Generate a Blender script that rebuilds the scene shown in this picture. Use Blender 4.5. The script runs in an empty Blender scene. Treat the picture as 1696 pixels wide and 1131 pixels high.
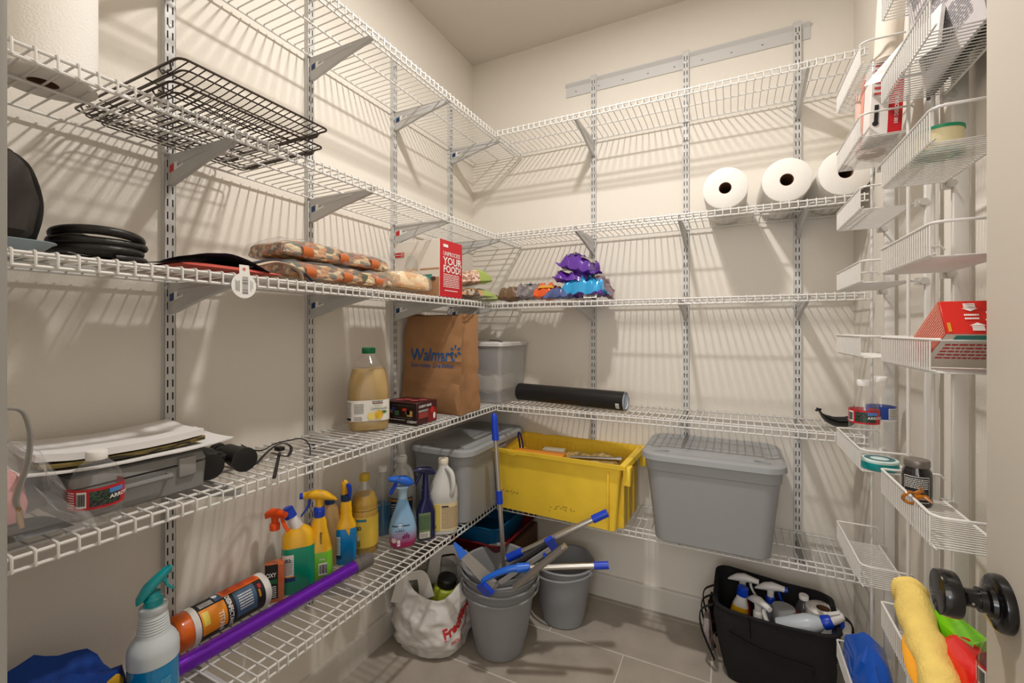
import bpy, bmesh, math, random
from mathutils import Vector, Matrix, noise
from math import sin, cos, pi, sqrt, atan2, radians

# ------------------------------------------------------------------ camera, world, lights, exposure
scene = bpy.context.scene
COL = scene.collection
FPX, YAW, HOR, EYE = 733.0, .461, 547.04, 1.242      # focal length in px of a 1696 px wide frame, yaw, horizon row, eye height
XL, XR, YB, DEP, CEIL = -1.2536, .408, 2.0505, .296, 2.67
HS = [2.143, 1.680, 1.366, .906, .462]               # the five shelf decks
cam_d = bpy.data.cameras.new('camera'); cam = bpy.data.objects.new('camera', cam_d); COL.objects.link(cam)
cam_d.sensor_fit = 'HORIZONTAL'; cam_d.sensor_width = 36; cam_d.lens = 36*FPX/1696
cam_d.shift_y = -(565.5-HOR)/1696; cam_d.clip_start = .01; cam_d.clip_end = 60
cam.location = (0, 0, EYE); cam.rotation_euler = (pi/2, 0, YAW)
scene.camera = cam
scene.view_settings.view_transform = 'Standard'; scene.view_settings.look = 'None'
scene.view_settings.gamma = 1; scene.view_settings.use_curve_mapping = False
scene.view_settings.exposure = EXPO = 0.06

w = bpy.data.worlds.new('world'); scene.world = w; w.use_nodes = True
w.node_tree.nodes['Background'].inputs[0].default_value = (1, .95, .88, 1)
w.node_tree.nodes['Background'].inputs[1].default_value = .9

def area(name, loc, rot, size, power, color, shape='DISK', spread=pi, sy=None):
    d = bpy.data.lights.new(name, 'AREA'); d.shape = shape; d.size = size; d.energy = power; d.color = color; d.spread = spread
    if sy: d.size_y = sy
    o = bpy.data.objects.new(name, d); o.location = loc; o.rotation_euler = rot; COL.objects.link(o); return o
LX, LY = -.35, 1.02
area('ceiling_light', (LX, LY, CEIL-.022), (0, 0, 0), .095, 20, (1, .955, .90))
# daylight from the room behind the doorway
area('daylight', (.02, -3.0, 1.35), (radians(90), 0, radians(4)), .5, 11, (.78, .87, 1), 'RECTANGLE', sy=.7)
# added warm fill lamp beyond the doorway, brightens the lower shelves
area('doorway_fill', (-.1, -1.7, 1.9), (radians(72), 0, radians(6)), 1.7, 21, (1, .90, .79), 'RECTANGLE', sy=1.3)

# ------------------------------------------------------------------ helpers
def s2l(c):
    c /= 255
    return c/12.92 if c <= .04045 else ((c+.055)/1.055)**2.4
def rgb(r, g, b): return (s2l(r), s2l(g), s2l(b), 1)
def ray(px):
    d = (px-848)/FPX
    return -sin(YAW)+d*cos(YAW), cos(YAW)+d*sin(YAW)
def at(px, py, X=None, Y=None, Z=None, z=None):
    x, y = ray(px); v = (HOR-py)/FPX
    if z is None: z = X/x if X is not None else (Y/y if Y is not None else (Z-EYE)/v)
    return Vector((x*z, y*z, EYE+v*z))
MATS = {}
def mat(name, col, rough=.5, metal=0, spec=.5, bump=0, bscale=200, var=0, vscale=20, trans=0, ior=1.45, alpha=1, coat=0, emit=None, sss=0, stretch=None):
    if name in MATS: return MATS[name]
    m = bpy.data.materials.new(name); m.use_nodes = True; nt = m.node_tree; N = nt.nodes; L = nt.links
    b = N['Principled BSDF']; c = col if len(col) == 4 else (*col, 1)
    b.inputs['Base Color'].default_value = c; b.inputs['Roughness'].default_value = rough; b.inputs['Metallic'].default_value = metal
    b.inputs['Specular IOR Level'].default_value = spec; b.inputs['IOR'].default_value = ior
    b.inputs['Transmission Weight'].default_value = trans; b.inputs['Alpha'].default_value = alpha; b.inputs['Coat Weight'].default_value = coat
    if sss: b.inputs['Subsurface Weight'].default_value = sss; b.inputs['Subsurface Radius'].default_value = (.02, .02, .02)
    if bump or var:
        tc = N.new('ShaderNodeTexCoord'); src = tc.outputs['Object']
        if stretch:
            mp = N.new('ShaderNodeMapping'); mp.inputs['Scale'].default_value = stretch; L.new(src, mp.inputs['Vector']); src = mp.outputs[0]
    if bump:
        n = N.new('ShaderNodeTexNoise'); n.inputs['Scale'].default_value = bscale; n.inputs['Detail'].default_value = 4; L.new(src, n.inputs['Vector'])
        bp = N.new('ShaderNodeBump'); bp.inputs['Strength'].default_value = bump; bp.inputs['Distance'].default_value = .002
        L.new(n.outputs['Fac'], bp.inputs['Height']); L.new(bp.outputs[0], b.inputs['Normal'])
    if var:
        n = N.new('ShaderNodeTexNoise'); n.inputs['Scale'].default_value = vscale; n.inputs['Detail'].default_value = 5; L.new(src, n.inputs['Vector'])
        r = N.new('ShaderNodeValToRGB'); r.color_ramp.elements[0].position = .3; r.color_ramp.elements[1].position = .7
        r.color_ramp.elements[0].color = tuple(x*(1-var) for x in c[:3])+(1,); r.color_ramp.elements[1].color = tuple(min(1, x*(1+var)) for x in c[:3])+(1,)
        L.new(n.outputs['Fac'], r.inputs[0]); L.new(r.outputs[0], b.inputs['Base Color'])
    MATS[name] = m; return m
def mix_mat(name, cols, scale=60, rough=.4, kind='VORONOI', bump=.3, coat=0, stretch=(1, 1, 1), alpha=1):
    """speckled material: cell colours picked from a list"""
    if name in MATS: return MATS[name]
    m = bpy.data.materials.new(name); m.use_nodes = True; nt = m.node_tree; N = nt.nodes; L = nt.links; b = N['Principled BSDF']
    tc = N.new('ShaderNodeTexCoord'); mp = N.new('ShaderNodeMapping'); mp.inputs['Scale'].default_value = stretch; L.new(tc.outputs['Object'], mp.inputs[0])
    if kind == 'VORONOI':
        t = N.new('ShaderNodeTexVoronoi'); t.inputs['Scale'].default_value = scale; o = t.outputs['Color']; hgt = t.outputs['Distance']
        sp = N.new('ShaderNodeSeparateColor'); L.new(o, sp.inputs[0]); fac = sp.outputs[0]
    else:
        t = N.new('ShaderNodeTexNoise'); t.inputs['Scale'].default_value = scale; t.inputs['Detail'].default_value = 3; fac = t.outputs['Fac']; hgt = fac
    L.new(mp.outputs[0], t.inputs['Vector'])
    r = N.new('ShaderNodeValToRGB'); r.color_ramp.interpolation = 'CONSTANT' if kind == 'VORONOI' else 'LINEAR'
    el = r.color_ramp.elements; n = len(cols)
    lo, hi = (0, 1) if kind == 'VORONOI' else (.3, .7)
    for i, c in enumerate(cols):
        p = lo+(hi-lo)*i/n
        if i < 2: el[i].position = p; e = el[i]
        else: e = el.new(p)
        e.color = c
    L.new(fac, r.inputs[0]); L.new(r.outputs[0], b.inputs['Base Color'])
    b.inputs['Roughness'].default_value = rough; b.inputs['Coat Weight'].default_value = coat; b.inputs['Alpha'].default_value = alpha
    if bump:
        bp = N.new('ShaderNodeBump'); bp.inputs['Strength'].default_value = bump; bp.inputs['Distance'].default_value = .003; bp.invert = kind == 'VORONOI'
        L.new(hgt, bp.inputs['Height']); L.new(bp.outputs[0], b.inputs['Normal'])
    MATS[name] = m; return m
def clear_mat(name, col=(1, 1, 1, 1), op=.18, rough=.05):
    """thin clear plastic film or bottle wall: mostly passes light, glints on top"""
    if name in MATS: return MATS[name]
    m = bpy.data.materials.new(name); m.use_nodes = True; nt = m.node_tree; N = nt.nodes; L = nt.links; N.remove(N['Principled BSDF'])
    out = N['Material Output']; t = N.new('ShaderNodeBsdfTransparent'); g = N.new('ShaderNodeBsdfGlossy'); d = N.new('ShaderNodeBsdfDiffuse')
    t.inputs[0].default_value = tuple(.55+.45*x for x in col[:3])+(1,); g.inputs['Roughness'].default_value = rough; d.inputs[0].default_value = col
    lw = N.new('ShaderNodeLayerWeight'); pw = N.new('ShaderNodeMath'); pw.operation = 'POWER'; L.new(lw.outputs['Facing'], pw.inputs[0]); pw.inputs[1].default_value = 3.5
    fr = N.new('ShaderNodeMath'); fr.operation = 'MULTIPLY_ADD'; L.new(pw.outputs[0], fr.inputs[0]); fr.inputs[1].default_value = .4; fr.inputs[2].default_value = .04
    a = N.new('ShaderNodeMixShader'); a.inputs[0].default_value = op; L.new(t.outputs[0], a.inputs[1]); L.new(d.outputs[0], a.inputs[2])
    c = N.new('ShaderNodeMixShader'); L.new(fr.outputs[0], c.inputs[0]); L.new(a.outputs[0], c.inputs[1]); L.new(g.outputs[0], c.inputs[2])
    L.new(c.outputs[0], out.inputs[0]); MATS[name] = m; return m

class MB:
    def __init__(s): s.v = []; s.f = []; s.sm = []
    def add(s, vs, fs, smooth=True):
        o = len(s.v); s.v += [tuple(x) for x in vs]; s.f += [tuple(i+o for i in f) for f in fs]; s.sm += [smooth]*len(fs); return s
    def box(s, a, b):
        (x0, y0, z0), (x1, y1, z1) = a, b
        v = [(x0, y0, z0), (x1, y0, z0), (x1, y1, z0), (x0, y1, z0), (x0, y0, z1), (x1, y0, z1), (x1, y1, z1), (x0, y1, z1)]
        return s.add(v, [(0, 3, 2, 1), (4, 5, 6, 7), (0, 1, 5, 4), (1, 2, 6, 5), (2, 3, 7, 6), (3, 0, 4, 7)], False)
    def tube(s, pts, r, n=8, caps=True, closed=False, ratio=1.0, up=None):
        """round (or oval) tube along points; r a number or a list"""
        P = [Vector(p) for p in pts]; k = len(P); R = r if isinstance(r, (list, tuple)) else [r]*k
        vs = []; prev = None
        for i, p in enumerate(P):
            if closed: t = P[(i+1) % k]-P[i-1]
            else: t = P[min(i+1, k-1)]-P[max(i-1, 0)]
            t.normalize()
            if prev is None:
                a = Vector(up) if up else (Vector((0, 0, 1)) if abs(t.z) < .9 else Vector((1, 0, 0)))
                prev = (a-t*a.dot(t)).normalized()
            else: prev = (prev-t*prev.dot(t)).normalized()
            b = t.cross(prev)
            ra, rb = (R[i] if isinstance(R[i], (tuple, list)) else (R[i], R[i]*ratio))
            for j in range(n):
                q = 2*pi*j/n; vs.append(p+prev*(cos(q)*ra)+b*(sin(q)*rb))
        fs = []
        for i in range(k if closed else k-1):
            o, o2 = i*n, ((i+1) % k)*n
            for j in range(n): fs.append((o+j, o+(j+1) % n, o2+(j+1) % n, o2+j))
        if caps and not closed: fs += [tuple(range(n-1, -1, -1)), tuple(range((k-1)*n, k*n))]
        return s.add(vs, fs)
    def loft(s, rings, cap0=True, cap1=True, smooth=True):
        n = len(rings[0]); vs = [p for r in rings for p in r]; fs = []
        for i in range(len(rings)-1):
            for j in range(n): fs.append((i*n+j, i*n+(j+1) % n, (i+1)*n+(j+1) % n, (i+1)*n+j))
        if cap0: fs.append(tuple(range(n-1, -1, -1)))
        if cap1: fs.append(tuple(range((len(rings)-1)*n, len(rings)*n)))
        return s.add(vs, fs, smooth)
    def lathe(s, prof, n=32, cx=0, cy=0, cap0=False, cap1=False, ex=1, ey=1):
        return s.loft([[(cx+r*ex*cos(2*pi*j/n), cy+r*ey*sin(2*pi*j/n), z) for j in range(n)] for r, z in prof], cap0, cap1)
    def rr(s, secs, n=6, cap0=True, cap1=True):
        """rounded-rectangle loft; secs = (z, hx, hy, r[, cx, cy])"""
        return s.loft([rring(*q, n=n) for q in secs], cap0, cap1)
    def prism(s, poly, a, b, axis='y'):
        n = len(poly)
        mk = {'y': lambda p, t: (p[0], t, p[1]), 'x': lambda p, t: (t, p[0], p[1]), 'z': lambda p, t: (p[0], p[1], t)}[axis]
        return s.add([mk(p, a) for p in poly]+[mk(p, b) for p in poly], [tuple(range(n-1, -1, -1)), tuple(range(n, 2*n))]+[(i, (i+1) % n, n+(i+1) % n, n+i) for i in range(n)], False)
    def grid(s, fn, nu, nv, smooth=True, wrapu=False):
        vs = [fn(i/(nu), j/(nv)) for j in range(nv+1) for i in range(nu+(0 if wrapu else 1))]; W = nu+(0 if wrapu else 1)
        fs = [(j*W+i, j*W+(i+1) % W, (j+1)*W+(i+1) % W, (j+1)*W+i) for j in range(nv) for i in range(nu)]
        return s.add(vs, fs, smooth)
    def move(s, fn): s.v = [tuple(fn(Vector(p))) for p in s.v]; return s
    def mesh(s, name, m=None, merge=False, bevel=0, seg=2):
        me = bpy.data.meshes.new(name); me.from_pydata(s.v, [], s.f); me.update()
        me.polygons.foreach_set('use_smooth', s.sm)
        bm = bmesh.new(); bm.from_mesh(me)
        if merge: bmesh.ops.remove_doubles(bm, verts=bm.verts, dist=1e-5)
        if bevel:
            bmesh.ops.bevel(bm, geom=[e for e in bm.edges if e.calc_face_angle(0) > .5], offset=bevel, segments=seg, affect='EDGES', profile=.5)
            for f in bm.faces: f.smooth = True
        bmesh.ops.recalc_face_normals(bm, faces=bm.faces)
        for e in bm.edges:
            if e.is_manifold and e.calc_face_angle(0) > radians(38): e.smooth = False
        bm.to_mesh(me); bm.free()
        if m: me.materials.append(m)
        return me
    def build(s, name, m, parent=None, label=None, kind=None, **k):
        return link(name, s.mesh(name, m, **k), parent, label, kind)
def rring(z, hx, hy, r, cx=0, cy=0, n=6):
    r = min(r, hx, hy); out = []
    for qx, qy, a0 in ((1, 1, 0), (-1, 1, pi/2), (-1, -1, pi), (1, -1, 3*pi/2)):
        for i in range(n+1):
            a = a0+pi/2*i/n; out.append((cx+qx*(hx-r)+r*cos(a), cy+qy*(hy-r)+r*sin(a), z))
    return out
def link(name, me, parent=None, label=None, kind=None, loc=None):
    o = bpy.data.objects.new(name, me); COL.objects.link(o)
    if parent: o.parent = parent
    if label: o['label'] = label
    if kind: o['kind'] = kind
    if loc: o.location = loc
    return o
def thing(name, label, cat, loc=(0, 0, 0), rot=(0, 0, 0), group=None):
    o = bpy.data.objects.new(name, None); COL.objects.link(o); o.empty_display_size = .02
    o.location = loc; o.rotation_euler = rot if isinstance(rot, (tuple, list)) else (0, 0, rot)
    o['label'] = label; o['category'] = cat
    if group: o['group'] = group
    return o
def tag(o, label, cat, group=None):
    o['label'] = label; o['category'] = cat
    if group: o['group'] = group
    return o
_tc = {}
def text_geo(s, size, align='LEFT', bold=0):
    k = (s, size, align, bold)
    if k in _tc: return _tc[k]
    cu = bpy.data.curves.new('t', 'FONT'); cu.body = s; cu.size = size; cu.align_x = align; cu.resolution_u = 2; cu.offset = bold*size
    ob = bpy.data.objects.new('t', cu); COL.objects.link(ob); bpy.context.view_layer.update()
    me = ob.to_mesh(); v = [(p.co.x, p.co.y) for p in me.vertices]; f = [tuple(p.vertices) for p in me.polygons]
    ob.to_mesh_clear(); bpy.data.objects.remove(ob); bpy.data.curves.remove(cu)
    _tc[k] = (v, f); return v, f
def lettering(parent, s, size, fn, m, name='lettering', align='LEFT', bold=0, sx=1):
    """fn(u, v) -> 3D point for text coordinates"""
    v, f = text_geo(s, size, align, bold); b = MB(); b.add([fn(x*sx, y) for x, y in v], f, False)
    me = bpy.data.meshes.new(name); me.from_pydata(b.v, [], b.f); me.materials.append(m)
    return link(name, me, parent)
def plane_fn(o, u, v, off=.0008):
    o, u, v = Vector(o), Vector(u).normalized(), Vector(v).normalized(); n = u.cross(v)
    return lambda a, b, k=1: o+u*a+v*b+n*(off*k)
def patch(parent, fn, u0, v0, u1, v1, m, name='label', nu=1, nv=1, k=1):
    b = MB(); b.grid(lambda i, j: fn(u0+(u1-u0)*i, v0+(v1-v0)*j, k), nu, nv)
    me = bpy.data.meshes.new(name); me.from_pydata(b.v, [], b.f); me.materials.append(m)
    me.polygons.foreach_set('use_smooth', [True]*len(me.polygons))
    return link(name, me, parent)
def patches(parent, fn, rects, m, name='print', k=2, nu=1):
    b = MB()
    for (u0, v0, u1, v1) in rects: b.grid(lambda i, j: fn(u0+(u1-u0)*i, v0+(v1-v0)*j, k), nu, 1)
    me = bpy.data.meshes.new(name); me.from_pydata(b.v, [], b.f); me.materials.append(m)
    return link(name, me, parent)
def barcode(parent, fn, u0, v0, u1, v1, k=2, vert=False, nu=1):
    patch(parent, fn, u0, v0, u1, v1, WHITE, 'barcode_panel', nu=max(nu, 2), k=k); rn = random.Random(int(u0*1e5)); r = []
    t = .08
    while t < .9:
        wd = rn.choice((.03, .05, .08))
        if vert: r.append((u0+(u1-u0)*.12, v0+(v1-v0)*t, u1-(u1-u0)*.12, v0+(v1-v0)*(t+wd)))
        else: r.append((u0+(u1-u0)*t, v0+(v1-v0)*.12, u0+(u1-u0)*(t+wd), v1-(v1-v0)*.12))
        t += wd+rn.choice((.03, .05))
    patches(parent, fn, r, INK, 'barcode', k=k+1)
def cyl_fn(prof, off=.0006, ex=1, ey=1):
    """surface of a lathe: u = arc length around (0 faces +x), v = height"""
    def R(z):
        for (r0, z0), (r1, z1) in zip(prof, prof[1:]):
            if z0 <= z <= z1 and z1 > z0: return r0+(r1-r0)*(z-z0)/(z1-z0)
        return prof[-1][0]
    rm = max(r for r, z in prof)
    def f(u, v, k=1):
        r = R(v)+off*k; a = u/rm; return Vector((r*ex*cos(a), r*ey*sin(a), v))
    return f
def scribble(parent, fn, u0, v0, u1, v1, lines, m, size=None, k=2, name='small_print', seed=1, nu=1):
    """rows of small print too fine to read: short dashes"""
    rn = random.Random(seed); r = []; h = (v1-v0)/lines
    for i in range(lines):
        y = v1-h*(i+.75); x = u0
        while x < u1-.001:
            l = min(rn.uniform(.04, .14)*(u1-u0), u1-x); r.append((x, y, x+l, y+h*.45)); x += l+.02*(u1-u0)
    return patches(parent, fn, r, m, name, k, nu)
def fbm(p, s, seed=0, oct=2):
    return noise.fractal(Vector(p)*s+Vector((seed*7.3, seed*3.1, seed*5.7)), 1.0, 2.0, oct)

WHITE = mat('white_print', rgb(236, 234, 230), .55)
INK = mat('black_ink', rgb(28, 26, 26), .6)
GREYINK = mat('grey_ink', rgb(110, 108, 106), .6)
RED = mat('red_print', rgb(196, 38, 40), .5)
BLUE = mat('blue_plastic', rgb(14, 62, 190), .35, coat=.2)
WIREW = mat('white_coated_wire', rgb(222, 220, 216), .38, spec=.5)
POSTM = mat('grey_white_enamel', rgb(204, 203, 201), .45)
STEEL = mat('steel', rgb(190, 188, 184), .25, 1)
SLOT = mat('slot_dark', rgb(20, 19, 18), .9)

# ------------------------------------------------------------------ the room
def wall_material(name, c, b=.35, sc=190):
    return mat(name, c, .85, spec=.2, bump=b, bscale=sc)
WALL = wall_material('cream_wall_paint', rgb(230, 224, 214))
CEILM = wall_material('ceiling_paint', rgb(214, 206, 196), .5, 120)
TRIM = mat('trim_paint', rgb(214, 209, 200), .5)
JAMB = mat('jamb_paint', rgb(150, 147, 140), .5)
DOORM = mat('door_paint', rgb(206, 198, 186), .5, bump=.05, bscale=60)
FY = .095                      # room-side face of the doorway wall
OX0, OX1 = -.405, .335         # doorway
MB().box((XL-.1, FY-.12, -.1), (XL, YB+.1, CEIL+.1)).build('wall_left', WALL, kind='structure')
MB().box((XL, YB, -.1), (XR, YB+.1, CEIL+.1)).build('wall_back', WALL, kind='structure')
MB().box((XR, FY-.12, -.1), (XR+.1, YB+.1, CEIL+.1)).build('wall_right', WALL, kind='structure')
wf = MB().box((XL, FY-.11, 0), (OX0-.02, FY, CEIL)).box((OX1+.02, FY-.11, 0), (XR, FY, CEIL)).box((OX0-.02, FY-.11, 2.06), (OX1+.02, FY, CEIL))
wf.build('wall_front', WALL, kind='structure')
MB().box((XL-.1, FY-.12, CEIL), (XR+.1, YB+.1, CEIL+.08)).build('ceiling', CEILM, kind='structure')
grout = mat('grout', rgb(206, 200, 190), .9, bump=.2, bscale=300)
fl = MB().box((XL-.1, -.6, -.08), (XR+.1, YB+.05, -.0012)).build('floor', grout, kind='structure')
def tile_mat():
    m = mat('porcelain_tile', rgb(170, 161, 150), .45, bump=.12, bscale=90, var=.14, vscale=7)
    nt = m.node_tree; N = nt.nodes; L = nt.links; b = N['Principled BSDF']
    # thin pale veins
    tc = N.new('ShaderNodeTexCoord'); oi = N.new('ShaderNodeObjectInfo'); ad = N.new('ShaderNodeVectorMath'); ad.operation = 'ADD'
    L.new(tc.outputs['Object'], ad.inputs[0]); L.new(oi.outputs['Random'], ad.inputs[1])
    wv = N.new('ShaderNodeTexWave'); wv.inputs['Scale'].default_value = 1.3; wv.inputs['Distortion'].default_value = 9; wv.inputs['Detail'].default_value = 3
    L.new(ad.outputs[0], wv.inputs['Vector'])
    rp = N.new('ShaderNodeValToRGB'); rp.color_ramp.elements[0].position = .985; rp.color_ramp.elements[1].position = 1
    L.new(wv.outputs['Fac'], rp.inputs[0]); mx = N.new('ShaderNodeMix'); mx.data_type = 'RGBA'
    old = b.inputs['Base Color'].links[0].from_socket; ml = N.new('ShaderNodeMath'); ml.operation = 'MULTIPLY'; ml.inputs[1].default_value = .07
    L.new(rp.outputs[0], ml.inputs[0]); L.new(ml.outputs[0], mx.inputs[0]); L.new(old, mx.inputs[6]); mx.inputs[7].default_value = rgb(196, 188, 178)
    L.new(mx.outputs[2], b.inputs['Base Color']); return m
TILE = tile_mat(); TW, TH, G = .61, .3045, .0055; tcache = {}
for j in range(-1, 8):
    y1 = 2.012+.3045-j*TH-G/2; y0 = y1-TH+G
    xo = -.372+(.305 if j % 2 else 0)
    for i in range(-3, 4):
        x0 = xo+i*TW+G/2; x1 = x0+TW-G
        a0, a1, b0, b1 = max(x0, XL), min(x1, XR), max(y0, FY-.3), min(y1, YB)
        if a1-a0 < .02 or b1-b0 < .01: continue
        key = (round(a1-a0, 3), round(b1-b0, 3))
        if key not in tcache:
            tcache[key] = MB().box((-key[0]/2, -key[1]/2, -.006), (key[0]/2, key[1]/2, 0)).mesh('tile', TILE, bevel=.0012, seg=1)
        link('tile', tcache[key], fl, loc=((a0+a1)/2, (b0+b1)/2, 0))
def baseboard(name, a, b, nx, ny):
    m = MB(); a, b = Vector(a), Vector(b); n = Vector((nx, ny, 0))
    pr = [(0, 0), (.014, 0), (.014, .094), (.011, .101), (.004, .104), (0, .104)]
    r = [[a+n*p+Vector((0, 0, z)) for p, z in pr], [b+n*p+Vector((0, 0, z)) for p, z in pr]]
    m.loft(r, smooth=False).build(name, TRIM, kind='structure')
baseboard('baseboard_left', (XL, FY, 0), (XL, YB, 0), 1, 0)
baseboard('baseboard_back', (XL+.014, YB, 0), (XR-.014, YB, 0), 0, -1)
baseboard('baseboard_right', (XR, YB, 0), (XR, FY, 0), -1, 0)
# door casing and jambs
MB().box((OX0-.02, FY-.115, 0), (OX0, FY+.001, 2.04)).build('trim_1', JAMB, kind='structure')
MB().box((OX0-.085, FY, 0), (OX0-.0035, FY+.014, 2.12)).build('trim_2', JAMB, kind='structure', bevel=.003)
MB().box((OX1, FY-.115, 0), (OX1+.02, FY+.001, 2.04)).build('trim_3', JAMB, kind='structure')
MB().box((OX0-.02, FY-.115, 2.04), (OX1+.02, FY+.001, 2.06)).build('trim_4', JAMB, kind='structure')
# the open door, its face turned to the camera at a grazing angle, with black knob
DX = .300; DY1 = .800
door = thing('door_1', '', '', (0, 0, 0)); del door['label']; del door['category']; door['kind'] = 'structure'
MB().box((DX, FY+.012, .012), (DX+.035, DY1, 2.035)).build('door_leaf', DOORM, door, bevel=.0015)
kb = mat('black_knob_metal', rgb(16, 16, 18), .22, .3, coat=.5)
def knob_part(prof, name):
    b = MB(); b.lathe(prof, 48, cap0=True, cap1=True)
    b.move(lambda p: Vector((DX-p.z, .757+p.x, .905+p.y)))
    return b
rose = knob_part([(.0335, 0), (.034, .004), (.033, .009), (.030, .0112), (.020, .0118), (.019, .016), (.015, .018), (.0145, .024)], 'r').build('rosette', kb, door)
kn = knob_part([(.012, .016), (.011, .026), (.011, .035), (.014, .040), (.0245, .0425), (.0272, .044), (.028, .0465), (.028, .059), (.0268, .0622), (.024, .063)], 'k').build('door_knob', kb, door)
b = MB().lathe([(.0015, 0), (.0015, .001)], 10, cap0=True, cap1=True); b.move(lambda p: Vector((DX-.032+p.x, .757-.0112-p.z, .903+p.y))).build('set_screw', STEEL, kn)
# recessed ceiling light
cl = thing('ceiling_light', 'round white flush ceiling light in the middle of the pantry ceiling', 'ceiling light', (LX, LY, CEIL))
MB().lathe([(.075, 0), (.09, 0), (.092, -.006), (.086, -.016), (.075, -.018), (.072, -.008), (.075, 0)], 40).build('trim_ring', TRIM, cl)
lens_m = bpy.data.materials.new('lamp_lens'); lens_m.use_nodes = True; q = lens_m.node_tree.nodes['Principled BSDF']
q.inputs['Emission Color'].default_value = (1, .93, .84, 1); q.inputs['Emission Strength'].default_value = 8
MB().lathe([(.0, -.006), (.074, -.006), (.074, -.001), (0, -.001)], 40).build('diffuser', lens_m, cl)

# ------------------------------------------------------------------ uprights, brackets, shelves
S = .4064
posts_l = [.6014+i*S for i in range(4)]
posts_b = [-.5839+i*S for i in range(3)]
PZ0, PZ1 = .33, 2.37
def post_mesh(z0, z1):
    b = MB(); W, Dp, t = .0125, .0155, .0016
    b.box((0, -W, z0), (Dp, -W+t, z1)).box((0, W-t, z0), (Dp, W, z1)).box((Dp-t, -W, z0), (Dp, W, z1)); return b
def slots_mesh(z0, z1):
    b = MB(); z = z0+.012; i = 0
    while z < z1-.02:
        for y in (-.0056, .0056): b.box((.0152, y-.0015, z), (.01575, y+.0015, z+.018))
        z += .0317
    return b
def screws(z0, z1):
    b = MB(); z = z1-.05
    while z > z0:
        b.lathe([(.0, 0), (.004, .0), (.0035, .002), (0, .0026)], 10); v = b.v[-40:]; b.v[-40:] = [(.0157+p[2], p[0], p[1]+z) for p in v]; z -= .335
    return b
pm = {}
def post(origin, rz, z0, z1, label):
    t = thing('shelf_upright', label, 'shelf upright', (origin[0], origin[1], 0), rz)
    k = (z0, z1)
    if k not in pm: pm[k] = (post_mesh(z0, z1).mesh('channel', POSTM), slots_mesh(z0, z1).mesh('slots', SLOT), screws(z0, z1).mesh('screws', STEEL))
    link('channel', pm[k][0], t); s_ = link('slots', pm[k][1], t); s_['kind'] = 'stuff'; link('screws', pm[k][2], t, kind='stuff')
ordl = ['nearest the doorway', 'second from the doorway', 'third from the doorway', 'nearest the corner']
ordb = ['nearest the corner', 'in the middle', 'nearest the wall baskets']
for i, y in enumerate(posts_l): post((XL, y), 0, .33, 2.375, 'slotted grey steel upright on the left wall, '+ordl[i])
for i, x in enumerate(posts_b): post((x, YB), -pi/2, .33, 2.445, 'slotted grey steel upright on the back wall, '+ordb[i])
ht = thing('hang_track', 'horizontal grey metal hang track across the top of the back wall', 'rail', (0, YB, 0))
x0 = at(938, 150, Y=YB).x; x1 = at(1342, 60, Y=YB).x
MB().prism([(0, 2.372), (-.005, 2.372), (-.005, 2.376), (-.003, 2.378), (-.003, 2.418), (-.015, 2.430), (-.015, 2.434), (0, 2.434)], x0, x1, 'x').build('track', POSTM, ht)
b = MB()
for i in range(9):
    x = x0+.05+i*(x1-x0-.1)/8; b.box((x-.004, -.0035, 2.392), (x+.004, -.0042, 2.394))
b.build('track_slots', SLOT, ht, kind='stuff')

BRM = mat('bracket_enamel', rgb(188, 187, 185), .42)
NAVY = mat('navy_print', rgb(24, 58, 104), .5)
def bracket(origin, rz, h, label, red=False):
    t = thing('shelf_bracket', label, 'shelf bracket', (origin[0], origin[1], h-.005), rz)
    if 'br' not in pm:
        poly = [(.015, -.078), (.03, -.078), (.16, -.045), (.285, -.020), (.291, -.006), (.286, -.002), (.280, -.006), (.03, -.004), (.015, -.004)]
        b = MB().prism(poly, -.0055, .0055)
        b.box((.006, -.002, -.07), (.017, .002, -.052)).box((.006, -.002, -.03), (.017, .002, -.012))
        pm['br'] = b.mesh('bracket_arm', BRM, bevel=.0012, seg=1)
        rib = MB().prism([(.06, -.034), (.2, -.019), (.2, -.013), (.06, -.020)], -.0068, .0068)
        pm['rib'] = rib.mesh('pressed_rib', BRM, bevel=.001, seg=1)
        st = MB(); st.add([(.024, -.0059, -.051), (.082, -.0059, -.038), (.082, -.0059, -.020), (.024, -.0059, -.030)], [(0, 1, 2, 3)], False)
        st2 = MB(); st2.add([(.025, -.0061, -.0500), (.044, -.0061, -.0458), (.044, -.0061, -.0268), (.025, -.0061, -.0310)], [(0, 1, 2, 3)], False)
        st3 = MB()
        for i in range(10):
            x = .058+i*.0018; z = -.048+(x-.024)*.222; st3.add([(x, -.0061, z+.003), (x+.0009, -.0061, z+.003), (x+.0009, -.0061, z+.014), (x, -.0061, z+.014)], [(0, 1, 2, 3)], False)
        pm['s1'] = st.mesh('sticker', WHITE); pm['s2'] = st2.mesh('sticker_block', NAVY); pm['s2r'] = st2.mesh('sticker_block', RED); pm['s3'] = st3.mesh('sticker_bars', INK)
    link('bracket_arm', pm['br'], t); link('pressed_rib', pm['rib'], t); s = link('sticker', pm['s1'], t)
    link('sticker_block', pm['s2r'] if red else pm['s2'], s); link('sticker_bars', pm['s3'], s)
lvl = ['top shelf', 'second shelf from the top', 'middle shelf', 'fourth shelf from the top', 'bottom shelf']
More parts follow.
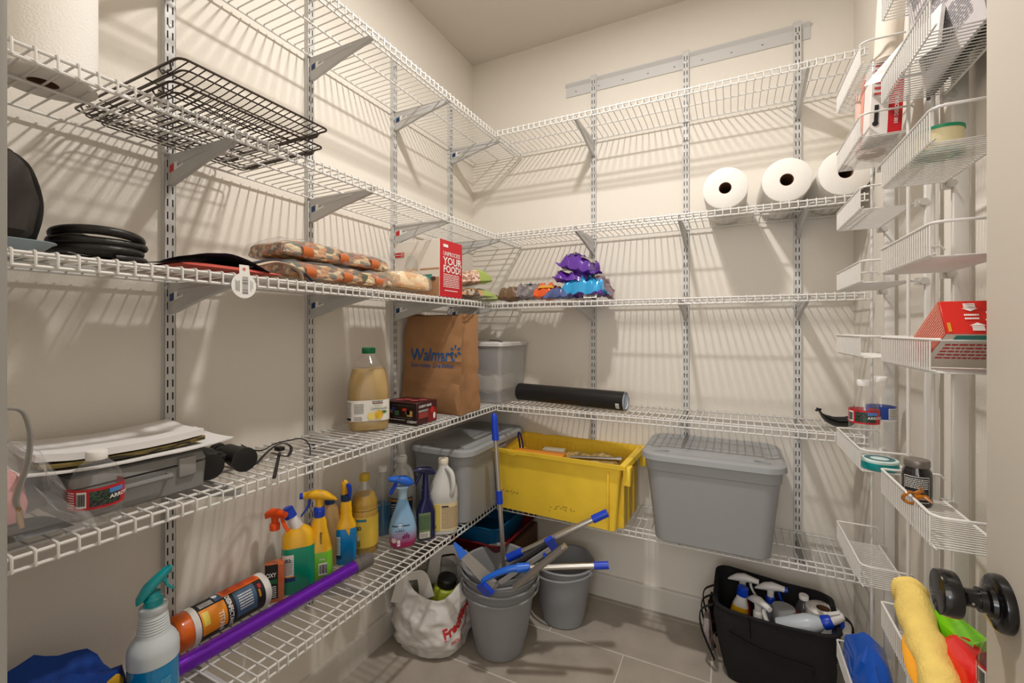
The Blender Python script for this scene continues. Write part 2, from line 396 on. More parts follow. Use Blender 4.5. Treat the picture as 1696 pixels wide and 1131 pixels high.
for k, h in enumerate(HS):
    for i, y in enumerate(posts_l):
        bracket((XL, y), 0, h, 'white bracket, left wall, %s, upright %s' % (lvl[k], ordl[i]), red=(k == 1 and i in (0, 2)) or (k == 3 and i == 0))
    for i, x in enumerate(posts_b):
        if k == 0 and i == 1: continue
        bracket((x, YB), -pi/2, h, 'white bracket, back wall, %s, upright %s' % (lvl[k], ordb[i]))

RW, RR = .0019, .0031
def wire_mesh():
    b = MB(); R = .004; F = DEP
    pts = [(.018, 0, 0), (F-R, 0, 0), (F-.0012, 0, -.0012), (F, 0, -R), (F, 0, -.0255)]
    return b.tube(pts, RW, 6).mesh('wire', WIREW)
pm['wire'] = wire_mesh()
def shelf(origin, rz, h, L, label, lean=0):
    t = thing('wire_shelf', label, 'wire shelf', (origin[0], origin[1], h-.001), rz)
    z = -RW-RR
    for nm, x, zz in (('back_rail', .020, z), ('middle_rail', DEP-.14, z), ('deck_rail', DEP-.044, z), ('front_rail', DEP-RR-.0015, z+.0005), ('lip_rail', DEP-RR-.0015, -.0245)):
        k = ('rail', round(L, 3))
        if k not in pm: pm[k] = MB().tube([(0, 0, 0), (0, L, 0)], RR, 8).mesh('rail', WIREW)
        link(nm, pm[k], t, loc=(x, 0, zz))
    n = int((L-.012)/.0254)
    for i in range(n+1): link('wire', pm['wire'], t, loc=(0, .006+i*.0254, 0))
    return t
for k, h in enumerate(HS):
    shelf((XL, FY+.03), 0, h, YB-.006-FY-.03, 'long white wire shelf along the left wall, '+lvl[k])
    shelf((XL+DEP+.008, YB), -pi/2, h, XR-.02-(XL+DEP+.008), 'white wire shelf along the back wall, '+lvl[k])

# ------------------------------------------------------------------ basket racks on the right wall
BF, BW = .270, .366
COLS = {'A': (1.283, 1.552), 'B': (.872, 1.130)}
ROWS = [2.085, 1.912, 1.745, 1.576, 1.404, 1.228, .963, .695, .355]
def basket(c, zt, label):
    y0, y1 = COLS[c]; t = thing('wire_basket', label, 'wire basket', (0, y0, zt)); L = y1-y0; d = .05; r = .0024
    def arc(cx, cy, a0, a1, n=5, R=.02): return [(cx+R*cos(a0+(a1-a0)*i/n), cy+R*sin(a0+(a1-a0)*i/n), 0) for i in range(n+1)]
    R = .018
    key = ('bk', c)
    if key not in pm:
        pts = [(BW, 0, -.008), (BW-.006, 0, 0)]+arc(BF+R, R, -pi/2, -pi, R=R)+arc(BF+.004, L-.004, pi, pi/2, R=.004)+[(BW-.006, L, 0), (BW, L, -.008)]
        pm[key] = (MB().tube(pts, r, 8).mesh('top_rail', WIREW),
                   MB().tube([(BW, -.012, -d), (BW, L+.012, -d)], r, 8).mesh('back_rail', WIREW),
                   MB().tube([(BF+.003, 0, -d+.003), (BF+.003, L, -d+.003)], .0015, 6).mesh('bottom_rail', WIREW),
                   MB().tube([(BF+.001, 0, 0), (BF, 0, -.004), (BF, 0, -d+.003), (BF+.003, 0, -d), (BW, 0, -d)], .00125, 6).mesh('wire', WIREW))
    a, b_, c_, wm = pm[key]
    link('top_rail', a, t); link('back_rail', b_, t); link('bottom_rail', c_, t)
    n = 25
    for i in range(n): link('wire', wm, t, loc=(0, .012+(L-.016)*i/(n-1) if c == 'A' else .014+(L-.018)*i/(n-1), 0))
    return t
nmA = ['top', 'second', 'third', 'fourth', 'fifth', 'sixth', 'seventh', 'lowest']
for i, z in enumerate(ROWS[1:]): basket('A', z, 'white wire basket in the column by the back corner, %s one from above' % nmA[i] if i < 7 else 'lowest white wire basket by the back corner, beside the black tote')
for i, z in enumerate(ROWS[1:8]): basket('B', z, 'white wire basket in the column beside the open door, %s one from above' % ['top', 'second', 'third', 'fourth', 'fifth', 'sixth', 'lowest'][i])
clipm = mat('clip_metal', rgb(205, 203, 198), .35, .3)
for c, lab in (('A', 'white wire rack frame holding the baskets by the back corner'), ('B', 'white wire rack frame holding the baskets beside the door')):
    y0, y1 = COLS[c]; t = thing('basket_rack', lab, 'rack', (0, 0, 0)); z1 = 1.96 if c == 'A' else 2.05; z0 = .36 if c == 'A' else .25
    for y in (y0-.016, y1+.002):
        MB().tube([(.352, y+.008, z0), (.352, y+.008, z1)], .0036, 8).build('front_rod', WIREW, t)
        MB().box((.377, y-.007, z0-.02), (.399, y+.007, z1+.03)).build('wall_track', WIREW, t, bevel=.002)
    MB().tube([(.352, y0-.008, z0), (.352, y1+.010, z0)], .0036, 8).build('bottom_rod', WIREW, t)
    for z in ROWS[1:8]:
        for y in (y0-.012, y1+.006):
            MB().box((.362, y-.006, z-.062), (.385, y+.006, z-.046)).tube([(.375, y-.012, z-.054), (.375, y-.004, z-.054)], .008, 12).build('clip', clipm, t)

# ------------------------------------------------------------------ shared builders for the goods
def face_cam(p): return atan2(0-p[1], 0-p[0])
def on(px, py, k=None, z=None):
    """where the sight line through a pixel meets a shelf deck (k) or the floor"""
    return at(px, py, Z=(HS[k]+.001) if k is not None else 0)
def spot(px, X, k):
    """point on deck k at depth X from the left wall seen at column px"""
    p = at(px, 500, X=X); return Vector((p.x, p.y, HS[k]+.001))
def plastic(name, c, rough=.35, **k): return mat(name, c, rough, **k)
BLACKP = plastic('black_plastic', rgb(26, 26, 27), .4)
GREYBIN = plastic('grey_bin_plastic', rgb(152, 153, 154), .42, bump=.08, bscale=400)
CLEAR = clear_mat('clear_plastic', (1, 1, 1, 1), .04)
FROST = clear_mat('frosted_plastic', (.86, .9, .93, 1), .62, .25)
FILM = clear_mat('clear_film', (1, 1, 1, 1), .10, .12)
def bottle(t, secs, m, name='body', n=5):
    return MB().rr(secs, n=n).build(name, m, t)
def rr_fn(secs, off=.0007):
    """label surface on the +x side of a rounded-rect or round body: u across (y), v up"""
    def at_(z):
        for a, b in zip(secs, secs[1:]):
            if a[0] <= z <= b[0] and b[0] > a[0]:
                k = (z-a[0])/(b[0]-a[0]); return [a[i]+(b[i]-a[i])*k for i in range(1, 4)]+[((a[4] if len(a) > 4 else 0)*(1-k)+(b[4] if len(b) > 4 else 0)*k)]
        return [secs[-1][1], secs[-1][2], secs[-1][3], 0]
    def f(u, v, k=1):
        hx, hy, r, cx = at_(v); r = min(r, hx, hy); s = hy-r; sg = 1 if u >= 0 else -1; a = abs(u)
        if a <= s: return Vector((cx+hx+off*k, u, v))
        q = (a-s)/max(r, 1e-5)
        if q <= pi/2: return Vector((cx+hx-r+(r+off*k)*cos(q), sg*(s+(r+off*k)*sin(q)), v))
        return Vector((cx+hx-r-(a-s-r*pi/2), sg*(hy+off*k), v))
    return f
def sprayer(t, z0, mh, mt, s=1.0, style=0, ang=0, tilt=0, mc=None):
    """trigger head on a bottle neck: collar, shell, nozzle, trigger. +x is the nozzle side before turning by ang"""
    ca, sa = cos(ang), sin(ang)
    def T(p):
        x, y, z = p.x*s, p.y*s, p.z*s
        x, z = x*cos(tilt)-z*sin(tilt), x*sin(tilt)+z*cos(tilt)
        return Vector((x*ca-y*sa, x*sa+y*ca, z0+z))
    MB().lathe([(.0135, -.004), (.0145, -.003), (.0145, .012), (.0125, .016), (.0105, .017)], 24, cap0=True, cap1=True).move(T).build('collar', mc or mt, t)
    b = MB()
    if style == 0:   # long arched shell
        pts = [(-.032, 0, .034), (-.027, 0, .040), (-.012, 0, .046), (.010, 0, .049), (.030, 0, .050), (.042, 0, .049), (.046, 0, .049)]
        rad = [(.003, .004), (.007, .009), (.012, .0115), (.013, .0115), (.0105, .010), (.009, .009), (.0085, .0085)]
    elif style == 1: # big swept fairing, tail raised
        pts = [(-.046, 0, .030), (-.036, 0, .036), (-.016, 0, .045), (.006, 0, .050), (.026, 0, .051), (.040, 0, .050)]
        rad = [(.002, .003), (.006, .009), (.012, .014), (.014, .014), (.010, .010), (.009, .009)]
    else:            # square shell
        pts = [(-.026, 0, .030), (-.024, 0, .040), (-.008, 0, .046), (.014, 0, .046), (.03, 0, .044)]
        rad = [(.004, .009), (.010, .012), (.015, .012), (.014, .011), (.010, .0095)]
    b.tube(pts, rad, 16, up=(0, 0, 1)); b.lathe([(.0105, .014), (.010, .026), (.0115, .040)], 20, cap1=True)
    b.move(T).build('spray_head', mh, t)
    e = Vector(pts[-1]); MB().tube([e, e+Vector((.009, 0, -.0005)), e+Vector((.0095, 0, -.0005))], [.0085, .0085, .006], 14).move(T).build('nozzle', mt, t)
    MB().tube([(.024, 0, .038), (.026, 0, .026), (.033, 0, .012), (.044, 0, -.002), (.046, 0, -.006)], [(.004, .006), (.0038, .007), (.003, .0075), (.0026, .007), (.002, .005)], 10, up=(1, 0, 0)).move(T).build('trigger', mt, t)
def carton(t, a, b, m, name='carton', bev=.0012):
    return MB().box(a, b).build(name, m, t, bevel=bev, seg=1)
def pillow(w, d, h, seed=0, nu=28, nv=20, wr=.18, ex=2.6, flat=.55):
    """sealed soft bag lying flat: w along x, d along y, base on z=0"""
    b = MB()
    def prof(u): return max(0, 1-abs(2*u-1)**ex)**.5
    def top(u, v, s):
        e = prof(u)*prof(v); x = (u-.5)*w; y = (v-.5)*d
        shr = 1-.06*(1-e); x *= shr+.0; y *= shr
        nz = fbm((x, y, s*3), 16, seed, 3)*wr; pinch = 1+.10*sin(u*38+seed)*(1-prof(u))
        z = h*.5+s*h*.5*e*(1+nz)*(1 if s > 0 else flat)*pinch
        if s < 0: z = max(z, h*.02)
        z -= (1-e)*h*.12
        x += fbm((x, y, 9), 11, seed+3)*.006; y += fbm((x, y, 5), 11, seed+5)*.006
        return Vector((x, y, max(z, .0005)))
    b.grid(lambda u, v: top(u, v, 1), nu, nv); b.grid(lambda u, v: top(u, v, -1), nu, nv)
    return b
def sweep_belt(pts, wd, th, n=8): return MB().tube(pts, [(th, wd)]*len(pts), n)
def cr(pts, k=6):
    """Catmull-Rom smoothing"""
    P = [Vector(p) for p in pts]; P = [2*P[0]-P[1]]+P+[2*P[-1]-P[-2]]; out = []
    for i in range(1, len(P)-2):
        for j in range(k):
            t = j/k; a, b, c, d = P[i-1:i+3]
            out.append(.5*((2*b)+(c-a)*t+(2*a-5*b+4*c-d)*t*t+(3*b-a-3*c+d)*t**3))
    out.append(P[-2]); return out
GREEN = plastic('green_plastic', rgb(12, 112, 66), .35)

# ---- second shelf from the top, left wall: paper towels and wire racks
PAPER = mat('paper_towel', rgb(238, 234, 228), .95, bump=.5, bscale=260, spec=.1)
CARD = mat('brown_card', rgb(116, 84, 60), .85)
DARKIN = mat('dark_inside', rgb(40, 26, 18), .9)
def towel_roll(r, L, name='paper_towel_roll'):
    b = MB(); pr = [(.021, 0), (r-.004, 0), (r, .003), (r, L-.003), (r-.004, L), (.021, L)]
    b.lathe(pr+[pr[0]], 48); return b
p = at(50, 155, Z=HS[1]+.002)
t = thing('paper_towel_roll', 'white paper towel roll standing upright on left shelf, at the doorway end', 'paper towels', (-1.10, .335, HS[1]+.002))
towel_roll(.072, .28).build('sheets', PAPER, t)
MB().lathe([(.0205, .001), (.0205, .279), (.0195, .279), (.0195, .001), (.0205, .001)], 24).build('cardboard_core', CARD, t)

DKW = mat('dark_wire', rgb(74, 64, 58), .35, .6)
def rack(loc, X0, X1, Y0, Y1, z, label, sag=0, rz=0):
    t = thing('cooling_rack', label, 'wire rack', loc, (0, 0, rz), 'dark wire racks')
    def zz(x, y): return z-sag*max(0, sin(pi*(x-X0)/(X1-X0)))*max(0, sin(pi*(y-Y0)/(Y1-Y0)))
    def rim(zo, off=0):
        return rring(z+zo, (X1-X0)/2-off, (Y1-Y0)/2-off, .014, (X0+X1)/2, (Y0+Y1)/2, n=4)
    MB().tube(rim(.0), .0024, 6, closed=True).build('rim', DKW, t)
    MB().tube(rim(-.011, .012), .0018, 6, closed=True).build('rim', DKW, t)
    b = MB(); n = int((Y1-Y0)/.0135)
    for i in range(1, n):
        y = Y0+(Y1-Y0)*i/n; b.tube([(X0+(X1-X0)*k/8, y, zz(X0+(X1-X0)*k/8, y)-(.0 if k in (0, 8) else .004)) for k in range(9)], .0011, 5)
    b.build('fine_wires', DKW, t, kind='stuff')
    b = MB(); n = 7
    for i in range(1, n):
        x = X0+(X1-X0)*i/n; b.tube([(x, Y0+(Y1-Y0)*k/8, zz(x, Y0+(Y1-Y0)*k/8)-.007) for k in range(9)], .0015, 5)
    b.build('cross_bars', DKW, t, kind='stuff')
    for cx, cy in ((X0+.05, Y0), (X1-.05, Y0), (X0+.05, Y1), (X1-.05, Y1)):
        s_ = 1 if cy == Y1 else -1
        MB().tube([(cx-.018, cy, z), (cx-.014, cy-s_*.004, z-.010), (cx+.014, cy-s_*.004, z-.010), (cx+.018, cy, z)], .0019, 6).build('foot', DKW, t)
    return t
rack((0, 0, HS[1]), -1.232, -.834, .420, .728, .024, 'upper dark wire rack, overhanging the front edge of the left shelf', sag=.012)
rack((0, 0, HS[1]), -1.215, -.90, .44, .77, .011, 'lower dark wire rack, sagging, directly under the other dark rack', sag=.004)

# ---- middle shelf, left wall
FAB = mat('charcoal_fabric', rgb(58, 52, 49), .9, bump=.4, bscale=500)
FABD = mat('black_fabric', rgb(24, 23, 23), .9, bump=.4, bscale=500)
t = thing('black_bag', 'soft charcoal and black fabric bag at the doorway end of middle shelf', 'bag', (-1.10, .228, HS[2]+.022))
b = MB(); secs = [(0, .075, .065, .03), (.015, .088, .078, .04), (.07, .092, .084, .045), (.12, .086, .074, .04), (.145, .07, .058, .03), (.155, .05, .04, .02)]
b.rr(secs, n=8); b.move(lambda q: Vector((q.x*(1+.06*fbm(q, 14, 3)), q.y*(1+.08*fbm(q, 14, 8)), q.z))).build('bag_body', FAB, t)
b = MB().tube(cr([(.02, .066, .155), (.03, .082, .13), (.035, .090, .08), (.038, .088, .04), (.03, .080, .006)]), (.006), 8); b.v = [(x, y, z) for x, y, z in b.v]
sweep_belt(cr([(.0, .050, .158), (.02, .074, .140), (.03, .087, .09), (.03, .088, .05), (.02, .082, .008)]), .02, .006).build('black_side_panel', FABD, t)
t = thing('plastic_tray', 'shallow blue-grey plastic tray lying under the charcoal bag', 'tray', (-1.12, .222, HS[2]+.002))
TRB = mat('bluegrey_tray', rgb(150, 166, 176), .35)
MB().rr([(0, .10, .085, .03), (.003, .105, .092, .03), (.016, .115, .104, .03), (.018, .118, .108, .03), (.0195, .118, .108, .03), (.0195, .112, .102, .03), (.005, .10, .088, .03)], cap1=True).build('tray_body', TRB, t)
HOSE = mat('black_rubber', rgb(30, 27, 25), .42, bump=.5, bscale=160)
t = thing('coiled_hose', 'coil of thick black ribbed cable lying flat on middle left shelf', 'cable', (-1.095, .410, HS[2]+.002))
pts = []; n = 150
for i in range(n+1):
    a = 2*pi*3.6*i/n; pts.append((.062*cos(a)*(1+.05*sin(a*.37)), (.064+.004*sin(a*.6))*sin(a), .009+.0150*(a/(2*pi))-.016*sin(a)*max(0, i/n-.35)+.004*cos(a*1.3)*(i/n)))
MB().tube(pts, .0085, 10).build('coils', HOSE, t)
REDF = mat('red_fabric', rgb(196, 84, 70), .7, bump=.3, bscale=200)
NVF = mat('navy_fabric', rgb(34, 36, 50), .6)
t = thing('red_pouch', 'flat coral red pouch with navy edging and beige strap on middle shelf', 'pouch', (-1.08, .61, HS[2]+.003))
pillow(.20, .24, .020, 4).build('pouch_body', REDF, t)
b = MB().grid(lambda u, v: Vector((-.07+.165*u, -.13+.21*v, .012+.028*sin(pi*v)*(.55+.45*u)+.004*fbm((u, v, 0), 3, 2))), 12, 16)
b.build('navy_flap', NVF, t)
BEI = mat('beige_fabric', rgb(196, 176, 154), .8)
sweep_belt(cr([(.06, .03, .016), (.055, .07, .030), (.06, .12, .044), (.07, .17, .030), (.08, .18, .004)]), .018, .0025).build('beige_strap', BEI, t)
sweep_belt(cr([(.05, .03, .022), (.045, .07, .036), (.05, .125, .050), (.06, .18, .034), (.075, .215, .004)]), .007, .003).build('navy_strap', NVF, t)
# round tag
c = at(404, 473, X=XL+DEP+.004)
t = thing('hang_tag', 'round white barcode tag hanging over the front edge of middle left shelf', 'tag', c)
tg = MB(); R = .0275
poly = [(R*cos(a), R*sin(a)) for a in [radians(q) for q in range(-250, 71, 10)]]
poly = [(.0105, .045), (-.0105, .045)]+[(R*cos(a), R*sin(a)) for a in [radians(112+i*10.3) for i in range(31)]]
tg.prism(poly, 0, .0006, 'x').build('tag_card', WHITE, t)
f = plane_fn((.0007, 0, 0), (0, 1, 0), (0, 0, 1), .0002)
rn = random.Random(5)
patches(t, f, [(-.004, -.018+i*.0026, .009, -.018+i*.0026+rn.choice((.0008, .0014))) for i in range(15)], INK, 'barcode', 1)
patches(t, f, [(-.019+i*.0026, -.014+rn.uniform(0, .004), -.0178+i*.0026, .014-rn.uniform(0, .006)) for i in range(4)]+[(.0145, -.012, .0155, .012), (.018, -.006, .019, .01)], GREYINK, 'small_print', 1)
b = MB(); b.add([f(.0035*cos(a), .036+.0035*sin(a), 2) for a in [i*pi/8 for i in range(16)]], [tuple(range(16))], False); b.build('red_dot', mat('pale_red', rgb(214, 110, 100), .6), t)

PASTA = mix_mat('tricolour_pasta', [rgb(190, 130, 70), rgb(208, 172, 118), rgb(86, 92, 72), rgb(170, 92, 42), rgb(214, 190, 146), rgb(140, 100, 60), rgb(96, 84, 66)], 105, .45, bump=.9, stretch=(1, .45, 1), coat=.3)
SPAG = mix_mat('pale_pasta', [rgb(214, 160, 98), rgb(234, 206, 160), rgb(222, 186, 134), rgb(240, 220, 184)], 60, .45, bump=.8, stretch=(1, .5, 1), coat=.3)
ORB = mat('orange_band', rgb(184, 94, 36), .4, coat=.3)
def pasta_bag(c, W, Lh, H, seed, label, m, bands=3, rz=0):
    t = thing('pasta_bag', label, 'pasta bag', c, (0, 0, rz), 'clear bags of dry pasta')
    body = pillow(W, Lh, H, seed, 26, 40, .22, ex=11); body.build('pasta', m, t)
    # clear wrapper slightly outside
    w2 = pillow(W+.012, Lh+.03, H*1.08, seed+1, 24, 34, .35, ex=9)
    w2.build('clear_wrapper', FILM, t)
    for i in range(bands):
        y = -Lh/2+Lh*(i+.62)/(bands+.3)
        b = MB(); 
        def bf(u, v, y=y):
            a = radians(-20)+radians(140)*v
            return Vector(((W/2+.006)*cos(a)*.97, y+.03*(u-.5)*1.1, H*.5+.0+(H*.56+.004)*sin(a)))
        b.grid(bf, 3, 12); b.build('orange_label', ORB, t)
    return t
zc = HS[2]+.003
pasta_bag((-1.095, .955, zc), .17, .42, .056, 3, 'lower long bag of tricolour pasta with orange bands on middle shelf', PASTA)
pasta_bag((-1.10, .95, zc+.054), .16, .41, .058, 8, 'upper long bag of tricolour pasta with orange bands, stacked on another', PASTA)
pasta_bag((-1.065, 1.235, zc), .16, .17, .072, 12, 'small clear bag of pale pasta in front of the white and red box', SPAG, 0)

# ---- white and red appliance box
t = thing('blender_box', 'white and red box reading UNPROCESS YOUR FOOD on the middle left shelf', 'box', (-.966, 1.345, HS[2]+.003))
BW_, BD_, BH_ = .215, .150, .213
WCARD = mat('white_card', rgb(226, 220, 212), .45)
RCARD = mat('red_card', rgb(200, 32, 40), .42)
b = carton(t, (-BW_, 0, 0), (0, BD_, BH_), WCARD)
fr = plane_fn((.0, 0, 0), (0, 1, 0), (0, 0, 1), .0006)      # red side facing the room
patch(t, fr, .0, .0, BD_, BH_, RCARD, 'red_side')
lettering(t, 'UNPROCESS', .0215, lambda u, v: fr(.020+u, .155+v, 3), WHITE, align='LEFT', bold=.01, sx=.96)
lettering(t, 'YOUR', .040, lambda u, v: fr(.020+u, .122+v, 3), WHITE, bold=.02, sx=1.12)
lettering(t, 'FOOD!', .038, lambda u, v: fr(.020+u, .092+v, 3), WHITE, bold=.025, sx=1.0)
scribble(t, fr, .022, .035, .128, .088, 8, WHITE, seed=3); patch(t, fr, .02, .186, .052, .197, WHITE, 'logo_plate', k=3)
scribble(t, fr, .03, .020, .118, .028, 1, WHITE, seed=4, name='web_line')
ff = plane_fn((-BW_, 0, 0), (1, 0, 0), (0, 0, 1), .0006)    # picture side facing the doorway
TABLE = mat('printed_table', rgb(176, 132, 98), .45, var=.12, vscale=9); GLS = mat('printed_glass', rgb(206, 204, 200), .4)
patch(t, ff, .125, .002, .213, .072, TABLE, 'printed_table', k=2); patch(t, ff, .002, .002, .125, .060, TABLE, 'printed_table', k=2)
patch(t, ff, .125, .072, .213, .100, mat('printed_wall', rgb(222, 214, 204), .45), 'printed_wall', k=2)
patch(t, ff, .125, .100, .213, .106, TABLE, 'printed_shelf', k=3)
gl = [(.062, .15), (.058, .12), (.050, .085), (.056, .075), (.112, .075), (.118, .085), (.110, .125), (.104, .15), (.098, .158), (.068, .158)]
b = MB(); b.add([ff(u, v, 3) for u, v in gl], [tuple(range(len(gl)))], False); b.build('printed_blender', GLS, t)
gl = [(.052, .085), (.056, .075), (.112, .075), (.116, .1), (.10, .112), (.08, .106), (.064, .113)]
b = MB(); b.add([ff(u, v, 4) for u, v in gl], [tuple(range(len(gl)))], False); b.build('printed_smoothie', mat('printed_oats', rgb(214, 188, 160), .5, var=.2, vscale=120), t)
patch(t, ff, .064, .068, .108, .076, BLACKP, 'printed_collar', k=4)
gl = [(.062, .02), (.114, .02), (.108, .068), (.066, .068)]
b = MB(); b.add([ff(u, v, 3) for u, v in gl], [(0, 1, 2, 3)], False); b.build('printed_base', mat('printed_blue', rgb(170, 186, 196), .4), t)
b = MB(); b.add([ff(.160+.022*cos(a), .083+.026*sin(a), 4) for a in [pi+i*pi/10 for i in range(11)]], [tuple(range(11))], False); b.build('printed_bowl', mat('printed_teal', rgb(70, 140, 124), .45), t)
b = MB(); b.add([ff(.188+.011*cos(a), .066+.008*sin(a), 5) for a in [i*pi/6 for i in range(12)]], [tuple(range(12))], False); b.build('printed_cup', mat('printed_brown', rgb(70, 44, 34), .5), t)
patch(t, ff, .004, .155, .048, .173, RCARD, 'red_badge', k=3)
b = MB(); b.add([ff(.040+r*cos(a), .164+r*sin(a), 5) for r in (.004, .0062) for a in [i*pi/8 for i in range(16)]], [(i, (i+1) % 16, 16+(i+1) % 16, 16+i) for i in range(16)], False); b.build('badge_ring', WHITE, t)
scribble(t, ff, .008, .161, .030, .167, 1, WHITE, seed=9, k=5, name='badge_print')

# bags of beans beside the box
BEAN = mix_mat('pink_beans', [rgb(206, 176, 152), rgb(182, 142, 118), rgb(222, 200, 178), rgb(150, 108, 88)], 110, .4, bump=1, coat=.3)
BEAND = mix_mat('dark_lentils', [rgb(120, 96, 76), rgb(176, 160, 140), rgb(84, 66, 52), rgb(198, 140, 90)], 90, .4, bump=.8, coat=.3)
LIME = mat('lime_bag_end', rgb(150, 166, 84), .4, coat=.4, bump=.3, bscale=60)
def bean_bag(c, rot, m, seed, label, L=.21, W=.15, H=.062):
    t = thing('bean_bag', label, 'bag of beans', c, rot, 'small bags of beans')
    b = pillow(L, W, H, seed, 26, 18, .2, ex=3.6)
    me = b.mesh('bean_filled_bag', m); me.materials.append(LIME)
    for pl in me.polygons:
        if pl.center.x > L*.14: pl.material_index = 1
    link('bean_filled_bag', me, t)
    e = pillow(.03, W*.5, .006, seed, 4, 8); e.move(lambda q: q+Vector((L*.5, 0, H*.3))).build('sealed_end', LIME, t); return t
bean_bag((-1.03, 1.625, zc), (0, 0, radians(70)), BEAND, 5, 'lower bag of mixed lentils with lime green end, behind the red box', W=.17, H=.052)
bean_bag((-1.03, 1.615, zc+.046), (0, radians(-6), radians(64)), BEAN, 6, 'upper bag of pink beans with lime green end, behind the red box', L=.22, W=.17, H=.082)
bean_bag((-1.10, 1.84, zc), (0, 0, radians(40)), mix_mat('pale_rice', [rgb(214, 204, 186), rgb(190, 176, 156), rgb(228, 220, 206)], 120, .4, bump=.6, coat=.3), 7, 'pale bag of dry goods in the corner, behind the lime green bag', H=.055)

# ---- middle shelf, back wall: snack packs
def pouch(c, rot, W, L, H, m, seed, label, stripe=None, sm=None, group=None, name='snack_pack', cat='snack pack', under=None):
    t = thing(name, label, cat, c, rot, group)
    H *= 1.3; b = pillow(W, L, H, seed, 30, 22, .55, ex=3.6); b.v = [tuple(Vector(v)+Vector((0, 0, max(0, v[2]-.002)*.5*noise.ridged_multi_fractal(Vector(v)*22+Vector((seed, 0, 0)), 1, 2, 2, 1, 2)-max(0, v[2]-.002)*.45))) for v in b.v]
    me = b.mesh('pouch', m)
    if under:
        me.materials.append(under)
        for pl in me.polygons:
            if pl.center.z < H*.55+.15*pl.center.y: pl.material_index = 1
    link('pouch', me, t)
    for sx in (-1, 1):
        e = MB().grid(lambda u, v: Vector((sx*(W*.46+.016*u), (v-.5)*L*.8, H*.42+.004*sin(v*40+seed)+.008*u*sx*sin(v*5+seed))), 2, 16); e.build('crimped_seal', m, t)
    if stripe:
        for k, (u0, v0, u1, v1, mm) in enumerate(stripe):
            def fs(u, v):
                a, c_ = u0+(u1-u0)*u, v0+(v1-v0)*v
                e = (max(0, 1-abs(2*a-1)**3.6)**.5)*(max(0, 1-abs(2*c_-1)**3.6)**.5)
                return Vector(((a-.5)*W, (c_-.5)*L, H*.5+H*.60*e+.006))
            MB().grid(fs, 8, 6).build('printed_panel', mm, t)
    return t
PUR = mat('purple_foil', rgb(92, 44, 150), .35, .0, coat=.4, bump=.8, bscale=45)
SKY = mat('sky_blue_foil', rgb(36, 150, 206), .28, .1, coat=.5, bump=.3, bscale=40)
GRF = mat('grey_foil', rgb(128, 122, 126), .3, .1, coat=.4, bump=.6, bscale=60, var=.5, vscale=40)
ORF = mat('orange_foil', rgb(228, 92, 36), .3, .1, coat=.4, bump=.4, bscale=50)
YEF = mat('amber_foil', rgb(214, 150, 44), .3, .1, coat=.4, bump=.4, bscale=50)
SIL = mat('silver_foil', rgb(176, 170, 160), .25, .6, bump=.5, bscale=50)
yb = 1.86
def bx(px, Y=yb): return at(px, 480, Y=Y).x
pouch((bx(846), 1.87, zc), (0, 0, .2), .10, .13, .05, mat('brown_foil', rgb(110, 84, 62), .3, 0, coat=.4, bump=.4, bscale=50), 11, 'dark and amber snack pack, leftmost of the snack packs', [(.45, .2, .8, .8, YEF)], group=None)
pouch((bx(876), 1.88, zc), (0, 0, -.15), .12, .14, .056, GRF, 12, 'dark grey snack pack with a blue oval, second from the corner', [(.28, .25, .68, .75, mat('denim_print', rgb(82, 120, 176), .4))])
pouch((bx(908), 1.875, zc), (0, 0, .1), .12, .14, .05, ORF, 13, 'red and orange snack pack beside the purple packs', [(.2, .05, .8, .35, YEF), (.1, .5, .5, .9, mat('red_foil', rgb(206, 54, 44), .3, coat=.4))])
pouch((bx(932), 1.83, zc), (0, 0, -.1), .12, .12, .038, mat('navy_foil', rgb(70, 84, 132), .3, 0, coat=.4, bump=.4, bscale=50, var=.5, vscale=30), 14, 'dark blue snack pack lying low between orange and purple packs')
t = pouch((bx(968), 1.86, zc), (0, 0, .05), .19, .15, .066, SKY, 15, 'lowest purple snack pack with sky blue top and white barcode', under=PUR, group='purple snack packs')
fp = plane_fn((.012, -.062, .008), (1, 0, .0), (0, .45, 1), .001); barcode(t, fp, 0, 0, .055, .026)
pouch((bx(948), 1.865, zc+.068), (0, radians(6), .1), .15, .14, .044, PUR, 16, 'middle purple snack pack of the leaning stack', [(.06, .12, .34, .6, SIL)], group='purple snack packs')
pouch((bx(956), 1.865, zc+.112), (0, radians(14), -.15), .16, .14, .056, PUR, 17, 'topmost purple snack pack of the leaning stack', [(.3, .3, .62, .8, mat('copper_print', rgb(196, 110, 70), .4)), (.62, .15, .95, .55, SIL)], group='purple snack packs')
pouch((bx(990, 1.90), 1.93, zc+.045), (0, radians(50), .3), .13, .12, .035, mat('mauve_foil', rgb(140, 118, 130), .3, .4, coat=.3, bump=.5, bscale=60, var=.4, vscale=30), 18, 'greyish mauve snack pack leaning behind the purple stack')

# ---- second shelf, back wall: paper towels on their side
for i, (px, lab) in enumerate(((1201, 'leftmost'), (1303, 'middle'), (1400, 'rightmost'))):
    r = .0745; p = at(px, 315, Y=1.775)
    t = thing('paper_towel_roll', lab+' of the three white paper towel rolls lying on the back shelf', 'paper towels', (p.x, 1.775-.004*i, HS[1]+.002+r), (-pi/2, 0, .02*i), 'paper towel rolls on the back shelf')
    towel_roll(r, .265).build('sheets', PAPER, t)
    MB().lathe([(.0208, .0015), (.0208, .263), (.0195, .263), (.0195, .0015), (.0208, .0015)], 28).build('cardboard_core', CARD, t)

